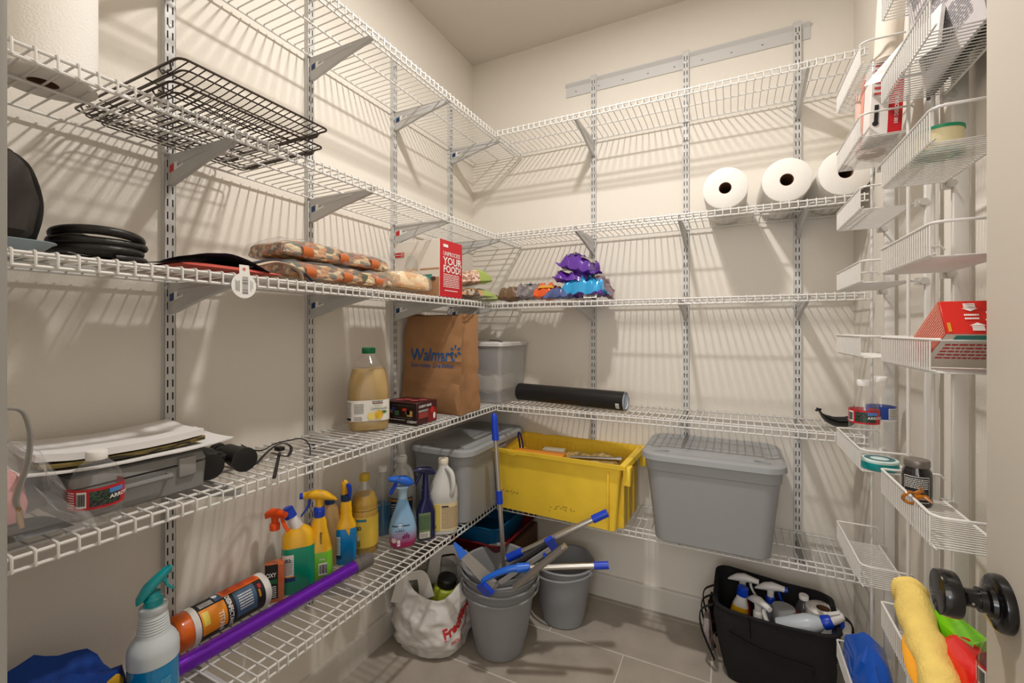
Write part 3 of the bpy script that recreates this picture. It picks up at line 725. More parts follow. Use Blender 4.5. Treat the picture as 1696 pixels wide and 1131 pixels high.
# ------------------------------------------------------------------ fourth shelf, left wall
z4 = HS[3]+.002; z5 = HS[4]+.002
WLAB = mat('paper_label', rgb(232, 228, 220), .5)
REDLAB = mat('red_label', rgb(190, 34, 46), .4)
PICG = mix_mat('dark_green_picture', [rgb(30, 44, 34), rgb(44, 84, 52), rgb(26, 30, 30), rgb(70, 64, 66)], 400, .4, bump=0)
def water_bottle(c, label, H=.205, R=.0325, red=True, rot=0, cap=True, group=None, prof=None, lab=None, name='water_bottle'):
    t = thing(name, label, 'water bottle', c, rot, group)
    s = H/.205
    if prof is None:
        prof = [(.012, .004*s), (.026, 0), (R-.002, .006*s), (R, .014*s)]
        z = .022*s
        while z < .085*s: prof += [(R-.0022, z), (R, z+.006*s)]; z += .013*s
        prof += [(R, .090*s), (R, .128*s), (R-.001, .134*s), (R*.86, .152*s), (R*.62, .172*s), (.0135, .186*s), (.013, .192*s)]
    MB().lathe(prof, 36, cap0=True).build('bottle', CLEAR, t)
    if cap:
        zt = prof[-1][1]; MB().lathe([(.0145, zt-.002), (.015, zt+.001), (.0148, zt+.011), (.0135, zt+.013), (0, zt+.013)], 30, cap0=True).build('cap', WHITE, t)
    l0, l1 = lab or (.092*s, .128*s); R_ = max(r for r, z in prof)
    f = lambda u, v, k=1: Vector(((R_+.0006*k)*cos(u/R_), (R_+.0006*k)*sin(u/R_), v))
    if red:
        patch(t, f, -.098*R_/.0325, l0, .098*R_/.0325, l1, REDLAB, 'label', nu=40)
        h = l1-l0; patch(t, f, -.013, l0+h*.13, .03, l1-h*.13, PICG, 'label_picture', nu=8, k=2)
        patch(t, f, .012, l1-h*.36, .034, l1-h*.13, mat('label_sky', rgb(80, 130, 196), .4), 'label_sky', nu=5, k=3)
        lettering(t, 'ARROWHEAD', h*.26, lambda u, v: f(.012+u, l0+h*.38+v, 4), WHITE, bold=.02)
        barcode(t, f, -.031, l0+h*.12, -.017, l1-h*.12, nu=3)
        scribble(t, f, -.05, l0+h*.1, -.034, l1-h*.1, 7, WHITE, nu=2)
    else:
        patch(t, f, -.098, l0, .098, l1, mat('blue_label', rgb(22, 70, 168), .4), 'label', nu=40)
        h = l1-l0; patch(t, f, -.09, l0, .09, l0+h*.12, WHITE, 'label_stripe', nu=40, k=2); patch(t, f, .004, l0+h*.16, .03, l1-h*.08, WLAB, 'nutrition_panel', nu=5, k=2)
        scribble(t, f, .006, l0+h*.2, .028, l1-h*.12, 6, GREYINK, k=3, nu=2)
    return t
p = at(138, 868, Z=z4); c = Vector((-1.000, .372, z4))
prof = [(.014, .004), (.028, 0), (.035, .006), (.036, .014), (.0335, .018), (.036, .023), (.0345, .027), (.0365, .031), (.0365, .066), (.036, .071), (.033, .083), (.024, .098), (.0155, .106), (.014, .110)]
water_bottle(c, 'small clear water bottle with red label on the left shelf, in front of grey case', rot=face_cam(c)+.12, prof=prof, lab=(.031, .066))

CASE = mat('grey_case', rgb(128, 128, 126), .45, bump=.15, bscale=500)
t = thing('tool_case', 'long grey plastic tool case under the white papers', 'case', (-1.105, .452, z4), 0)
MB().rr([(0, .085, .105, .01), (.004, .09, .108, .012), (.055, .092, .112, .012), (.0565, .088, .108, .012)]).build('case_body', CASE, t)
MB().rr([(.0585, .088, .108, .012), (.060, .092, .112, .012), (.076, .088, .108, .014), (.079, .082, .102, .014)]).build('case_lid', CASE, t)
for y in (.070,): MB().box((.086, y-.016, .034), (.0975, y+.016, .072)).build('latch', mat('grey_latch', rgb(146, 144, 142), .4), t, bevel=.002)
MB().tube([(.09, -.07, .045), (.108, -.07, .045), (.108, .035, .045), (.09, .035, .045)], .0055, 8).build('handle', CASE, t)
ENV = mat('white_envelope', rgb(228, 226, 224), .7, bump=.12, bscale=30)
def sheet(c, label, W, L, th, m, rz, curl=.0, seed=1, name='paper', cat='paper', tilt=0):
    t = thing(name, label, cat, c, (tilt, 0, rz))
    b = MB()
    def f(u, v, s): 
        x, y = (u-.5)*W, (v-.5)*L; return Vector((x, y, th*(1 if s else 0)+curl*(2*v-1)**2+.5*curl*(2*u-1)**2+.003*fbm((x, y, 0), 9, seed)))
    b.grid(lambda u, v: f(u, v, 1), 10, 16); b.grid(lambda u, v: f(u, v, 0), 10, 16)
    for e in (0, 1):
        b.grid(lambda u, v: f(e, u, v > .5), 16, 1); b.grid(lambda u, v: f(u, e, v > .5), 10, 1)
    b.build('sheets', m, t, merge=True); return t
sheet((-1.10, .455, z4+.0815), 'lower white paper folder curling under the thick envelope, on grey case', .19, .32, .003, ENV, -.12, .010, 2, 'paper_folder', 'folder')
sheet((-1.115, .445, z4+.088), 'black and yellow ribbed pad between the white folder and the envelope', .17, .25, .008, mix_mat('yellow_black_pad', [rgb(120, 104, 50), rgb(44, 40, 30), rgb(150, 130, 66)], 200, .6, bump=.2, stretch=(1, .2, 1)), -.1, .008, 3, 'padded_sheet', 'pad')
sheet((-1.115, .44, z4+.0985), 'thick white envelope on top of the papers, on the grey case', .18, .25, .013, ENV, -.1, .009, 6, 'envelope', 'envelope')

# clear plastic bag with grey strap, doorway end
t = thing('clear_bag', 'crumpled clear plastic bag with grey vinyl strap at the doorway end of left shelf', 'plastic bag', (-1.035, .262, z4))
def crumple(q, a=.012, s=22, seed=1): return Vector((q.x+a*fbm(q, s, seed, 3), q.y+a*fbm(q, s, seed+2, 3), max(.0005, q.z+a*fbm(q, s, seed+4, 3)*(1 if q.z > .004 else 0))))
b = MB().rr([(0, .06, .085, .03), (.01, .070, .10, .035), (.03, .070, .10, .04), (.05, .062, .085, .04), (.085, .05, .065, .035), (.13, .035, .05, .03), (.16, .02, .03, .02)], n=14)
b.v = [crumple(crumple(Vector(v), .022, 16, 2), .007, 60, 5) for v in b.v]; b.build('film', FILM, t)
b = pillow(.10, .15, .02, 5, 14, 18, .6); b.move(lambda q: q+Vector((.01, 0, .004))).build('black_contents', BLACKP, t)
b = MB().rr([(0, .018, .035, .015), (.03, .024, .04, .018), (.07, .022, .036, .016), (.09, .01, .02, .01)], n=6); b.v = [crumple(Vector(v), .008, 30, 6)+Vector((-.02, .0, .022)) for v in b.v]
b.build('pink_contents', mat('pink_cloth', rgb(214, 150, 150), .6, bump=.4, bscale=80), t)
GVIN = mat('grey_vinyl', rgb(140, 138, 134), .3, coat=.6)
pts = [at(px, py, X=-.985) for px, py in ((8, 676), (30, 678), (42, 690), (50, 722), (46, 765), (34, 800), (26, 830), (34, 852))]
pts = [q-Vector((-1.035, .262, z4)) for q in pts]; pts[-1].z = max(pts[-1].z, .006)
rads = [(.0028, .0055), (.003, .006), (.003, .0065), (.003, .008), (.003, .010), (.003, .0115), (.0032, .012), (.0032, .011)]
sp = cr(pts, 6); rr_ = []
for i in range(len(sp)):
    k = min(i/6, 6.999); a = int(k); rr_.append(tuple(rads[a][j]+(rads[a+1][j]-rads[a][j])*(k-a) for j in (0, 1)))
MB().tube(sp, rr_, 10, up=(0, 1, .2)).build('grey_strap', GVIN, t)
e = at(30, 862, X=-.975)-Vector((-1.035, .262, z4))
MB().tube([e+Vector((0, 0, .02)), e+Vector((0, .002, 0)), e+Vector((.004, .003, -.012))], [.003, .004, .0035], 10).build('metal_snap', mat('brass', rgb(170, 140, 100), .3, .9), t)
t = thing('grey_sleeve', 'crinkled dark grey plastic sleeve behind the small water bottle', 'sleeve', (-1.165, .345, z4))
b = pillow(.12, .16, .075, 9, 18, 20, .7, ex=3); b.build('sleeve_body', mat('dark_sleeve', rgb(52, 50, 50), .3, bump=.5, bscale=40, coat=.4), t)
b = pillow(.10, .12, .02, 10, 14, 14, .7); b.move(lambda q: q+Vector((.015, .03, .078))).build('grey_flap', mat('grey_flap', rgb(146, 140, 134), .4, bump=.4, bscale=40), t)

# binoculars
c = at(366, 752, X=-1.08); c.z = z4
t = thing('binoculars', 'black binoculars lying on the left shelf beside the white papers', 'binoculars', c, face_cam(c)+.35)
t.scale = (1.12, 1.12, 1.12)
RUB = mat('black_rubber_armour', rgb(25, 25, 27), .5, bump=.2, bscale=600)
def barrel(y, z):
    return MB().tube([(-.075, y*.8, z), (-.055, y*.8, z), (-.05, y, z), (-.01, y, z), (.0, y, z), (.03, y, z)], [.014, .016, .020, .021, .023, .0235], 24).build('barrel', RUB, t)
for y in (-.032, .032):
    br = barrel(y, .0245); MB().tube([(.030, y, .0245), (.036, y, .0245), (.037, y, .0245)], [.0255, .0255, .023], 28).build('lens_cap', BLACKP, br)
    MB().tube([(-.095, y*.8, .0245), (-.090, y*.8, .0245), (-.074, y*.8, .0245)], [.017, .0185, .016], 20).build('eyecup', RUB, t)
MB().box((-.05, -.02, .018), (.0, .02, .034)).build('bridge', RUB, t, bevel=.004)
MB().tube([(-.07, 0, .030), (-.04, 0, .030)], .010, 18).build('focus_wheel', BLACKP, t)
c2 = at(306, 785, X=-1.12); c2.z = z4
t = thing('lens_case', 'soft black case lying between the grey tool case and the binoculars', 'case', (-1.12, .605, z4), .3)
b = pillow(.09, .05, .055, 3, 14, 14, .3, ex=4); b.build('case_body', RUB, t)
STR = mat('black_webbing', rgb(34, 31, 30), .75)
t = thing('black_strap', 'long black strap with adjuster lying along the left shelf wires', 'strap', (0, 0, 0))
def zat(px, py, dz=0): q = at(px, py, Z=z4+.004); return q+Vector((0, 0, dz))
pp = [zat(410, 772), zat(424, 768), zat(438, 757, .006), zat(455, 745, .010), zat(470, 740, .010), zat(482, 745, .008), zat(478, 757, .004), zat(466, 758, .006), zat(450, 752, .004)]
sweep_belt(cr(pp), .004, .0012).build('strap_band', STR, t)
pp = [zat(400, 744, .012), zat(418, 750, .008), zat(436, 750, .008), zat(455, 742, .012), zat(480, 736, .012), zat(500, 732, .010), zat(512, 740, .006), zat(514, 752, .0)]
MB().tube(cr(pp), .0018, 6).build('cord', STR, t)
q = zat(463, 748, .008); MB().box((-.012, -.009, -.005), (.012, .009, .006)).move(lambda v: v+q).build('adjuster', BLACKP, t, bevel=.003)
pp = [zat(463, 752, .004), zat(459, 770, .002), zat(456, 784, .001), zat(454, 792, .0)]; 
sweep_belt(cr(pp), .004, .0012).build('loose_end', STR, t)

# juice jug
X = -1.124; c = spot(603, X, 3); c = Vector((-1.115, 1.14, z4))
rz = face_cam(c)
t = thing('juice_jug', 'large clear jug of lemonade with green cap and white label', 'juice bottle', c, rz)
JUICE = mat('lemonade', rgb(176, 144, 80), .25, coat=.1)
secs = [(0, .056, .056, .03), (.006, .064, .064, .035), (.03, .067, .067, .036), (.035, .066, .066, .034), (.105, .066, .066, .034), (.115, .068, .068, .04), (.15, .066, .066, .045), (.19, .058, .058, .045), (.205, .052, .052, .045)]
bottle(t, [(z, hx-.001, hy-.001, r) for z, hx, hy, r in secs], JUICE, 'lemonade')
se2 = secs[:-1]+[(.205, .053, .053, .045), (.225, .042, .042, .04), (.245, .026, .026, .026), (.255, .020, .020, .020), (.262, .020, .020, .020)]
MB().rr(se2, n=6, cap1=False).build('jug', CLEAR, t)
MB().lathe([(.021, .255), (.0225, .257), (.0225, .273), (.020, .2755), (0, .2755)], 36, cap0=True).build('cap', GREEN, t)
f = rr_fn([(z, hx+.0008, hy+.0008, r) for z, hx, hy, r in secs]); patch(t, f, -.100, .036, .085, .104, WLAB, 'label', nu=36, nv=2)
L0 = .0
patch(t, f, .012, .094, .045, .1015, INK, 'brand_plate', nu=4, k=2); patch(t, f, .012, .0925, .045, .0945, RED, 'brand_plate_edge', nu=4, k=2)
lettering(t, 'KIRKLAND', .0072, lambda u, v: f(.0135+u, .0955+v, 4), WHITE, bold=.02)
lettering(t, 'Organic', .0085, lambda u, v: f(.016+u, .084+v, 4), mat('pale_green_ink', rgb(150, 182, 140), .5))
lettering(t, 'Lemonade', .0125, lambda u, v: f(.006+u+v*.25, .073+v, 4), mat('dark_green_ink', rgb(40, 96, 60), .5))
LEM = mat('lemon_print', rgb(232, 186, 54), .5, var=.25, vscale=60)
def blob(parent, f, u, v, ru, rv, m, name, k=3): b = MB(); b.add([f(u+ru*cos(a), v+rv*sin(a), k) for a in [i*pi/10 for i in range(20)]], [tuple(range(20))], False); return b.build(name, m, parent)
blob(t, f, .032, .056, .013, .015, LEM, 'printed_lemon', 4); blob(t, f, .010, .052, .014, .013, mat('pale_lemon_print', rgb(240, 216, 120), .5), 'printed_lemon', 3); blob(t, f, .048, .064, .010, .005, mat('leaf_print', rgb(80, 120, 50), .5), 'printed_leaf', 3)
scribble(t, f, -.085, .050, -.055, .098, 9, GREYINK, seed=2, nu=2); scribble(t, f, -.045, .060, -.015, .094, 7, GREYINK, seed=8, nu=2); patch(t, f, -.084, .038, -.056, .047, INK, 'brand_plate', nu=4, k=2)
scribble(t, f, -.045, .038, -.02, .052, 4, GREYINK, seed=8, nu=2)

# snack bar box
t = thing('snack_bar_box', 'dark maroon printed snack bar carton beside the lemonade jug', 'box', (-.985, 1.235, z4))
MAR = mat('maroon_card', rgb(62, 22, 26), .35, var=.3, vscale=25); DK = mat('near_black_card', rgb(36, 20, 22), .35)
carton(t, (-.150, 0, 0), (0, .118, .078), MAR)
f = plane_fn((-.150, 0, 0), (1, 0, 0), (0, 0, 1), .0006); patch(t, f, .001, .001, .149, .077, DK, 'dark_side')
for u, v, w_, h_, cc in ((.052, .030, .02, .018, (60, 96, 70)), (.040, .046, .014, .014, (40, 60, 130)), (.088, .048, .018, .010, (200, 60, 40)), (.108, .030, .024, .020, (190, 160, 90)), (.03, .038, .014, .012, (110, 90, 80)), (.098, .036, .022, .014, (90, 60, 56))):
    patch(t, f, u, v, u+w_, v+h_, mat('bar_print_%d' % cc[0], rgb(*cc), .4), 'printed_bar', k=2)
scribble(t, f, .04, .066, .14, .069, 1, GREYINK, seed=3); lettering(t, 'CHEWY', .012, lambda u, v: f(.108+u+v*.2, .008+v, 3), WHITE, bold=.03)
scribble(t, f, .02, .014, .10, .018, 1, WHITE, seed=7); scribble(t, f, .05, .022, .13, .026, 1, GREYINK, seed=9)
f = plane_fn((0, 0, 0), (0, 1, 0), (0, 0, 1), .0006)
patch(t, f, .062, .002, .116, .05, mat('dull_red_print', rgb(130, 30, 32), .4), 'printed_swirl', k=2); patch(t, f, .010, .022, .062, .042, mat('brick_print', rgb(150, 60, 56), .4), 'printed_panel', k=2)
lettering(t, 'CHEWY BARS', .0125, lambda u, v: f(.010+u, .060+v, 3), WHITE, bold=.02, sx=.95); scribble(t, f, .010, .044, .068, .052, 2, WHITE, seed=5)
blob(t, f, .088, .045, .012, .012, RED, 'printed_berry', 3); blob(t, f, .100, .022, .007, .012, WHITE, 'printed_cream', 3)
f = plane_fn((-.150, 0, .078), (1, 0, 0), (0, 1, 0), .0006)
for i, (u, v) in enumerate(((.06, .06), (.10, .05), (.12, .075), (.04, .04))): blob(t, f, u, v, .018, .014, mat('rose_print', rgb(170, 70, 80), .4), 'printed_berry', 2)

# paper grocery bag
KRAFT = mat('kraft_paper', rgb(160, 118, 80), .8, bump=.15, bscale=60, var=.07, vscale=9)
BX0, BX1, BY0, BY1, BH = -.145, .142, 0, .155, .402
t = thing('paper_bag', 'brown kraft paper grocery bag with blue Walmart lettering', 'paper bag', (-1.090, 1.455, z4), .06)
def bagp(s, v):
    # s around 0..1 starting front-left corner, v up
    P_ = [(BX0, BY0), (BX1, BY0), (BX1, BY1), (BX0, BY1)]; le = [.287, .155, .287, .155]; tot = sum(le); d = (s % 1)*tot; i = 0
    while d > le[i]-1e-9 and i < 3: d -= le[i]; i += 1
    k = min(1, d/le[i]); a, b_ = P_[i], P_[(i+1) % 4]; x, y = a[0]+(b_[0]-a[0])*k, a[1]+(b_[1]-a[1])*k
    g = sin(pi*k)
    if i in (1, 3): x += (-.035 if i == 1 else .035)*g*v                 # gusset folds in
    if i == 0: y += -.006*g*sin(v*3)+.03*g*max(0, v-.75)*0
    x *= 1-.07*v-.05*max(0, .12-v)*3; y = BY1-(BY1-y)*(1-.15*v)
    z = v*BH
    nz = .004*fbm((x*.8, y, z*1.1), 13, 2, 3)
    x += nz*1.2; y += nz
    cr_ = abs(v-.52); y += (-.005*max(0, 1-cr_/.03) if i == 0 else 0)
    if v > .96 and i == 0: z -= .012*g*0
    return Vector((x, y, z))
NS = 96
b = MB()
def bag_side(u, v):
    q = bagp(u, v)
    if v > .999 and u < .325:    # thumb notch and wavy mouth at the front
        k = u/.325; q.z -= .024*sin(pi*k)**.6+(.020 if .42 < k < .62 else 0)
    return q
b.grid(bag_side, NS, 44, wrapu=True)
b.add([bagp(i/NS, 0) for i in range(NS)], [tuple(range(NS))])
b.build('bag_body', KRAFT, t)
WB = mat('walmart_blue_ink', rgb(40, 84, 138), .7)
def bf(u, v, k=1): 
    q = bagp(max(0, min(.3246, (u+.1435)/.884)), v/BH); return q+Vector((0, -.0011*k-.0004, 0))
lettering(t, 'Walmart', .069, lambda u, v: bf(-.104+u, .212+v), WB, bold=.02, sx=.86)
lettering(t, 'Save money. Live better.', .0255, lambda u, v: bf(-.104+u, .184+v), WB, bold=.012, sx=.84)
b = MB()
for i in range(6):
    a = pi/2+i*pi/3; cx, cy = .118, .252; d = Vector((cos(a), sin(a), 0)); n = Vector((-sin(a), cos(a), 0))
    q = [Vector((cx, cy, 0))+d*.010-n*.003, Vector((cx, cy, 0))+d*.024-n*.0042, Vector((cx, cy, 0))+d*.024+n*.0042, Vector((cx, cy, 0))+d*.010+n*.003]
    b.add([bf(p_.x, p_.y) for p_ in q], [(0, 1, 2, 3)], False)
b.build('spark_logo', WB, t)
# folded crumpled corner at lower right
b = MB(); cc = [(.02, -.004, .058), (.080, -.012, .098), (.112, -.018, .128), (.141, -.010, .12), (.143, .0, .06), (.128, -.004, .003), (.03, -.006, .012), (.09, -.022, .055), (.128, -.028, .07)]
b.add(cc, [(0, 1, 7), (1, 2, 7), (2, 8, 7), (2, 3, 8), (3, 4, 8), (4, 5, 8), (5, 7, 8), (5, 6, 7), (6, 0, 7)], True); b.build('creased_corner', KRAFT, t)
lettering(t, 'RECYCLE THIS BAG', .0165, lambda u, v: bf(-.005+u, .022+v, 2), mat('grey_blue_ink', rgb(96, 90, 92), .7), sx=.8)

# clear storage box in the corner
t = thing('clear_box', 'clear plastic storage box with white lid in the corner behind the paper bag', 'storage box', (-1.075, 1.895, z4))
CL2 = clear_mat('milky_clear_plastic', (.92, .92, .92, 1), .22, .15)
MB().rr([(.001, .135, .125, .02), (.006, .138, .128, .02), (.262, .150, .142, .02), (.264, .154, .146, .02), (.262, .147, .139, .02), (.008, .135, .125, .02)], cap1=True).build('box_body', CL2, t)
MB().rr([(.262, .156, .148, .022), (.276, .156, .148, .022), (.279, .152, .144, .02)]).build('lid', mat('milky_lid', rgb(214, 212, 208), .35), t)
b = pillow(.24, .22, .12, 2, 14, 14, .5, ex=5); b.move(lambda q: q+Vector((0, 0, .012))).build('pale_contents', mat('pale_contents', rgb(196, 188, 178), .8), t)
b = MB().tube(cr([(.01, .0, .279), (.03, -.03, .2855), (.06, -.05, .2865), (.09, -.06, .285), (.115, -.06, .279)]), (.0022), 8); b.build('lid_handle', BLACKP, t)

# black tube, back wall
a = Vector((-.915, 1.925, z4+.0405)); e = Vector((-.392, 1.845, z4+.0405)); d = e-a; L = d.length
t = thing('poster_roll', 'long black rolled sheet with white inside and small sticker, on the back shelf', 'roll', a, (0, 0, atan2(d.y, d.x)))
BLKV = mat('black_vinyl', rgb(30, 29, 29), .38, bump=.05, bscale=40); PALEB = mat('pale_backing', rgb(206, 214, 226), .5)
def spiral(r0, r1, t0, t1, n=60): return [((r0+(r1-r0)*i/n)*cos(t0+(t1-t0)*i/n), (r0+(r1-r0)*i/n)*sin(t0+(t1-t0)*i/n)) for i in range(n+1)]
o = spiral(.040, .0395, .3, .3+2*pi*.995); inn = spiral(.0385, .026, .3, .3+2*pi*1.6)
b = MB(); b.grid(lambda u, v: (L*v, o[int(round(u*60))][0], o[int(round(u*60))][1]), 60, 1); b.build('outer_face', BLKV, t)
b = MB(); b.grid(lambda u, v: (L*v+.0005*(1 if v > .5 else -1), inn[int(round(u*60))][0], inn[int(round(u*60))][1]), 60, 1); b.build('inner_face', PALEB, t)
b = MB(); n = 60
b.grid(lambda u, v: (L+.0004, (.0403-.0022*v)*cos(2*pi*u), (.0403-.0022*v)*sin(2*pi*u)), 48, 1); b.build('sheet_edge', WLAB, t)
b = MB(); b.grid(lambda u, v: (.0004-0*v, (.0403*v)*cos(2*pi*u), (.0403*v)*sin(2*pi*u)), 48, 1); b.build('closed_end', BLKV, t)
def tf(u, v, k=1): a_ = radians(205)-v/.0405; return Vector((L-.03+u, (.0403+.0006*k)*cos(a_), (.0403+.0006*k)*sin(a_)))
patch(t, tf, .0, -.012, .015, .012, WHITE, 'sticker', nv=4); scribble(t, tf, .003, -.008, .012, .008, 3, INK)

# black plastic piece at right end
c = at(1392, 700, Z=z4)
t = thing('black_scoop', 'black plastic scoop-shaped bracket piece lying at right end of the back shelf', 'scoop', (.335, 1.86, z4), 0)
cv = cr([(-.070, 0, .056), (-.064, 0, .050), (-.050, 0, .024), (-.024, 0, .006), (.0, 0, .004), (.030, 0, .012), (.045, 0, .05)], 5)
b = MB(); b.grid(lambda u, v: Vector((cv[int(round(u*(len(cv)-1)))].x, (v-.5)*(.02+.07*min(1, u*2.2)), cv[int(round(u*(len(cv)-1)))].z+.022*abs(2*v-1)**2*min(1, u*2))), len(cv)-1, 8)
b.grid(lambda u, v: Vector((cv[int(round(u*(len(cv)-1)))].x, (v-.5)*(.02+.07*min(1, u*2.2)), cv[int(round(u*(len(cv)-1)))].z+.004+.022*abs(2*v-1)**2*min(1, u*2))), len(cv)-1, 8)
b.build('scoop_body', BLACKP, t)
MB().tube([(-.072, 0, .052), (-.066, 0, .060), (-.056, 0, .058)], .004, 8).build('hook', BLACKP, t)

# ------------------------------------------------------------------ bottom shelf, left wall
BF5 = lambda x, y: Vector((x, y, z5))
# blue cloth
BLC = mat('royal_blue_cloth', rgb(10, 62, 150), .75, bump=.3, bscale=300)
YEC = mat('yellow_cloth', rgb(226, 176, 44), .75, bump=.3, bscale=300)
t = thing('blue_cloth_bag', 'royal blue cloth bag with yellow spots at the doorway end of bottom shelf', 'cloth bag', (-1.095, .315, z5))
b = MB(); NU = 40
def clb(u, v):
    a = 2*pi*u; r = 1-.15*v; x = .105*cos(a)*r; y = .155*sin(a)*r; pk = .19*(1-.55*abs(y-.02)/.16)
    z = (pk+.022*fbm((cos(a)*1.2, sin(a)*1.2, 1), 1.3, 3))*v
    q = Vector((x*(1-.25*v), y, z)); q.x += .016*fbm(q, 14, 2); q.y += .012*fbm(q, 14, 5); return q
b.grid(clb, NU, 10, wrapu=True)
tops = [clb(i/NU, 1) for i in range(NU)]; cen = sum(tops, Vector())/NU
for k in range(4):
    pass
ringz = [tops]+[[p_+(cen-p_)*f_+Vector((0, 0, .006*fbm(p_+(cen-p_)*f_, 20, 4))) for p_ in tops] for f_ in (.3, .6, .85)]
b.loft(ringz, cap0=False, cap1=True); b.add([clb(i/NU, 0) for i in range(NU)], [tuple(range(NU))])
b.build('cloth_body', BLC, t, merge=True)
def csp(u0, v0, ru, rv, nm='yellow_spot'):
    b = MB(); b.grid(lambda u, v: clb(u0+ru*v*cos(2*pi*u), v0+rv*v*sin(2*pi*u))*1.012+Vector((0, 0, .0008)), 18, 4, wrapu=True); b.build(nm, YEC, t)
csp(.14, .80, .035, .13); csp(-.06, .55, .03, .12); csp(.04, .3, .03, .12)
sweep_belt(cr([(.085, -.15, .10), (.095, -.08, .124), (.09, 0, .132), (.088, .08, .118), (.082, .13, .07)]), .012, .003).build('blue_strap', mat('blue_webbing', rgb(16, 72, 150), .6), t)

# blue-liquid spray bottle
c = BF5(-1.045, .478); rz = face_cam(c)
t = thing('spray_bottle', 'translucent spray bottle of blue liquid with teal trigger head, nearest the doorway', 'spray bottle', c, rz)
t.scale = (.97, .97, .93)
BLIQ = mat('blue_liquid', rgb(0, 132, 190), .18, coat=.5)
TEAL = mat('teal_plastic', rgb(0, 152, 160), .22, coat=.5)
pr = [(.040, 0), (.0435, .004), (.044, .012), (.044, .150), (.043, .158), (.038, .170), (.030, .180), (.0275, .184)]
MB().lathe([(r-.0008, z) for r, z in pr if z <= .127]+[(.0430, .127)], 40, cap0=True, cap1=True).build('blue_liquid', BLIQ, t)
up = [(.044, .1265), (.044, .150), (.043, .158), (.038, .170), (.031, .180), (.0285, .184)]
for k in range(7): up += [(.0285-.0006*k, .186+.0055*k), (.0270-.0006*k, .1885+.0055*k)]
up += [(.0225, .226), (.0245, .229), (.0245, .240), (.019, .242)]
MB().lathe(up, 40, cap1=True).build('bottle_neck', mat('frosty_white', rgb(208, 216, 220), .35, alpha=.93), t)
f = lambda u, v, k=1: Vector(((.0447+.0004*k)*cos(u/.0447), (.0447+.0004*k)*sin(u/.0447), v))
scribble(t, f, .012, .03, .030, .10, 16, mat('pale_blue_ink', rgb(110, 190, 220), .5), seed=2); scribble(t, f, -.01, .05, .004, .10, 12, mat('pale_blue_ink', rgb(110, 190, 220), .5), seed=3)
def T2(p): return p+Vector((0, 0, .238))
b = MB().lathe([(.0165, 0), (.0165, .020), (.013, .024), (.012, .034)], 24, cap0=True, cap1=True); b.v = [tuple(Vector(v)+Vector((0, 0, .236))) for v in b.v]; b.build('collar', TEAL, t)
yv = Vector((0, 1, 0))
def hd(px, pz): return (0.004, px, pz)
b = MB().tube([hd(-.026, .254), hd(-.022, .262), hd(-.008, .282), hd(.012, .302), hd(.026, .315), hd(.030, .318)], [(.003, .008), (.008, .012), (.012, .013), (.010, .011), (.0075, .009), (.003, .005)], 18, up=(0, -1, 1)); b.build('spray_head', TEAL, t)
MB().tube([hd(.012, .296), hd(.020, .290), hd(.022, .280), hd(.028, .272), hd(.034, .268)], [(.006, .007), (.005, .006), (.003, .006), (.003, .006), (.002, .006)], 10).build('trigger', TEAL, t)

# orange canister lying down
a = Vector((-1.197, .585, z5+.0455)); e = Vector((-1.192, .800, z5+.0455)); d = e-a
t = thing('wipes_canister', 'orange and black canister of cleaning wipes lying on its side behind the purple tube', 'canister', a, (0, 0, atan2(d.y, d.x)))
R = .0450
def cap_(prof, m, nm): b = MB().lathe(prof, 40, cap0=True, cap1=True); b.v = [(v[2], v[0], v[1]) for v in b.v]; return b.build(nm, m, t)
ORP = mat('orange_plastic', rgb(232, 104, 14), .3, coat=.4)
cap_([(.036, .004), (.037, .0), (.0395, -.001), (.0425, .003), (.0435, .012), (.0435, .030)], ORP, 'lid'); cap_([(R, .030), (R, .044)], WHITE, 'white_band'); cap_([(R-.0008, .043), (R-.0008, .208)], INK, 'canister_body'); cap_([(R, .206), (R+.0005, .208), (R+.0005, .222), (R-.003, .225)], WHITE, 'base_rim')
# local: axis +x ; angle measured from top (+z) turning toward the room (local -y)
def cf(u, v, k=1): a_ = radians(90)-v/R; return Vector((u, -(R+.0003*k)*sin(pi/2-a_), (R+.0003*k)*cos(pi/2-a_)))
ST = mat('slate_blue_print', rgb(68, 96, 126), .4)
patch(t, cf, .046, .022, .105, .085, mat('amber_print', rgb(244, 148, 24), .4), 'orange_panel', nv=14); patch(t, cf, .100, -.035, .206, .016, ORP, 'orange_panel', nv=12)
patch(t, cf, .088, -.02, .106, .018, ST, 'blue_panel', nv=8, k=2); patch(t, cf, .128, .018, .182, .085, ST, 'blue_panel', nv=14)
patch(t, cf, .050, .030, .064, .062, mat('pale_yellow_print', rgb(236, 214, 96), .4), 'yellow_panel', nv=6, k=2)
def cfr(u, v, k=1): return cf(u, v, k)
lettering(t, 'TITAN', .0165, lambda u, v: cf(.085-v*-1-.0, .045+u, 4), WHITE, bold=.03); lettering(t, 'DISINFECTANT', .0145, lambda u, v: cf(.109+v, .018+u, 4), WHITE, bold=.03, sx=.8)
scribble(t, cf, .052, .002, .084, .018, 4, WHITE, seed=2, nu=2); scribble(t, cf, .112, -.028, .200, .010, 7, RED, seed=5)
scribble(t, cf, .136, .03, .172, .07, 6, WHITE, seed=7, nu=3, k=3)
patch(t, cf, .190, .028, .198, .040, RED, 'printed_flame', k=2, nv=3); patch(t, cf, .188, .042, .193, .062, YEF, 'printed_bottle', k=2, nv=4)
blob(t, cf, .094, -.001, .006, .007, WHITE, 'printed_icon', 4)

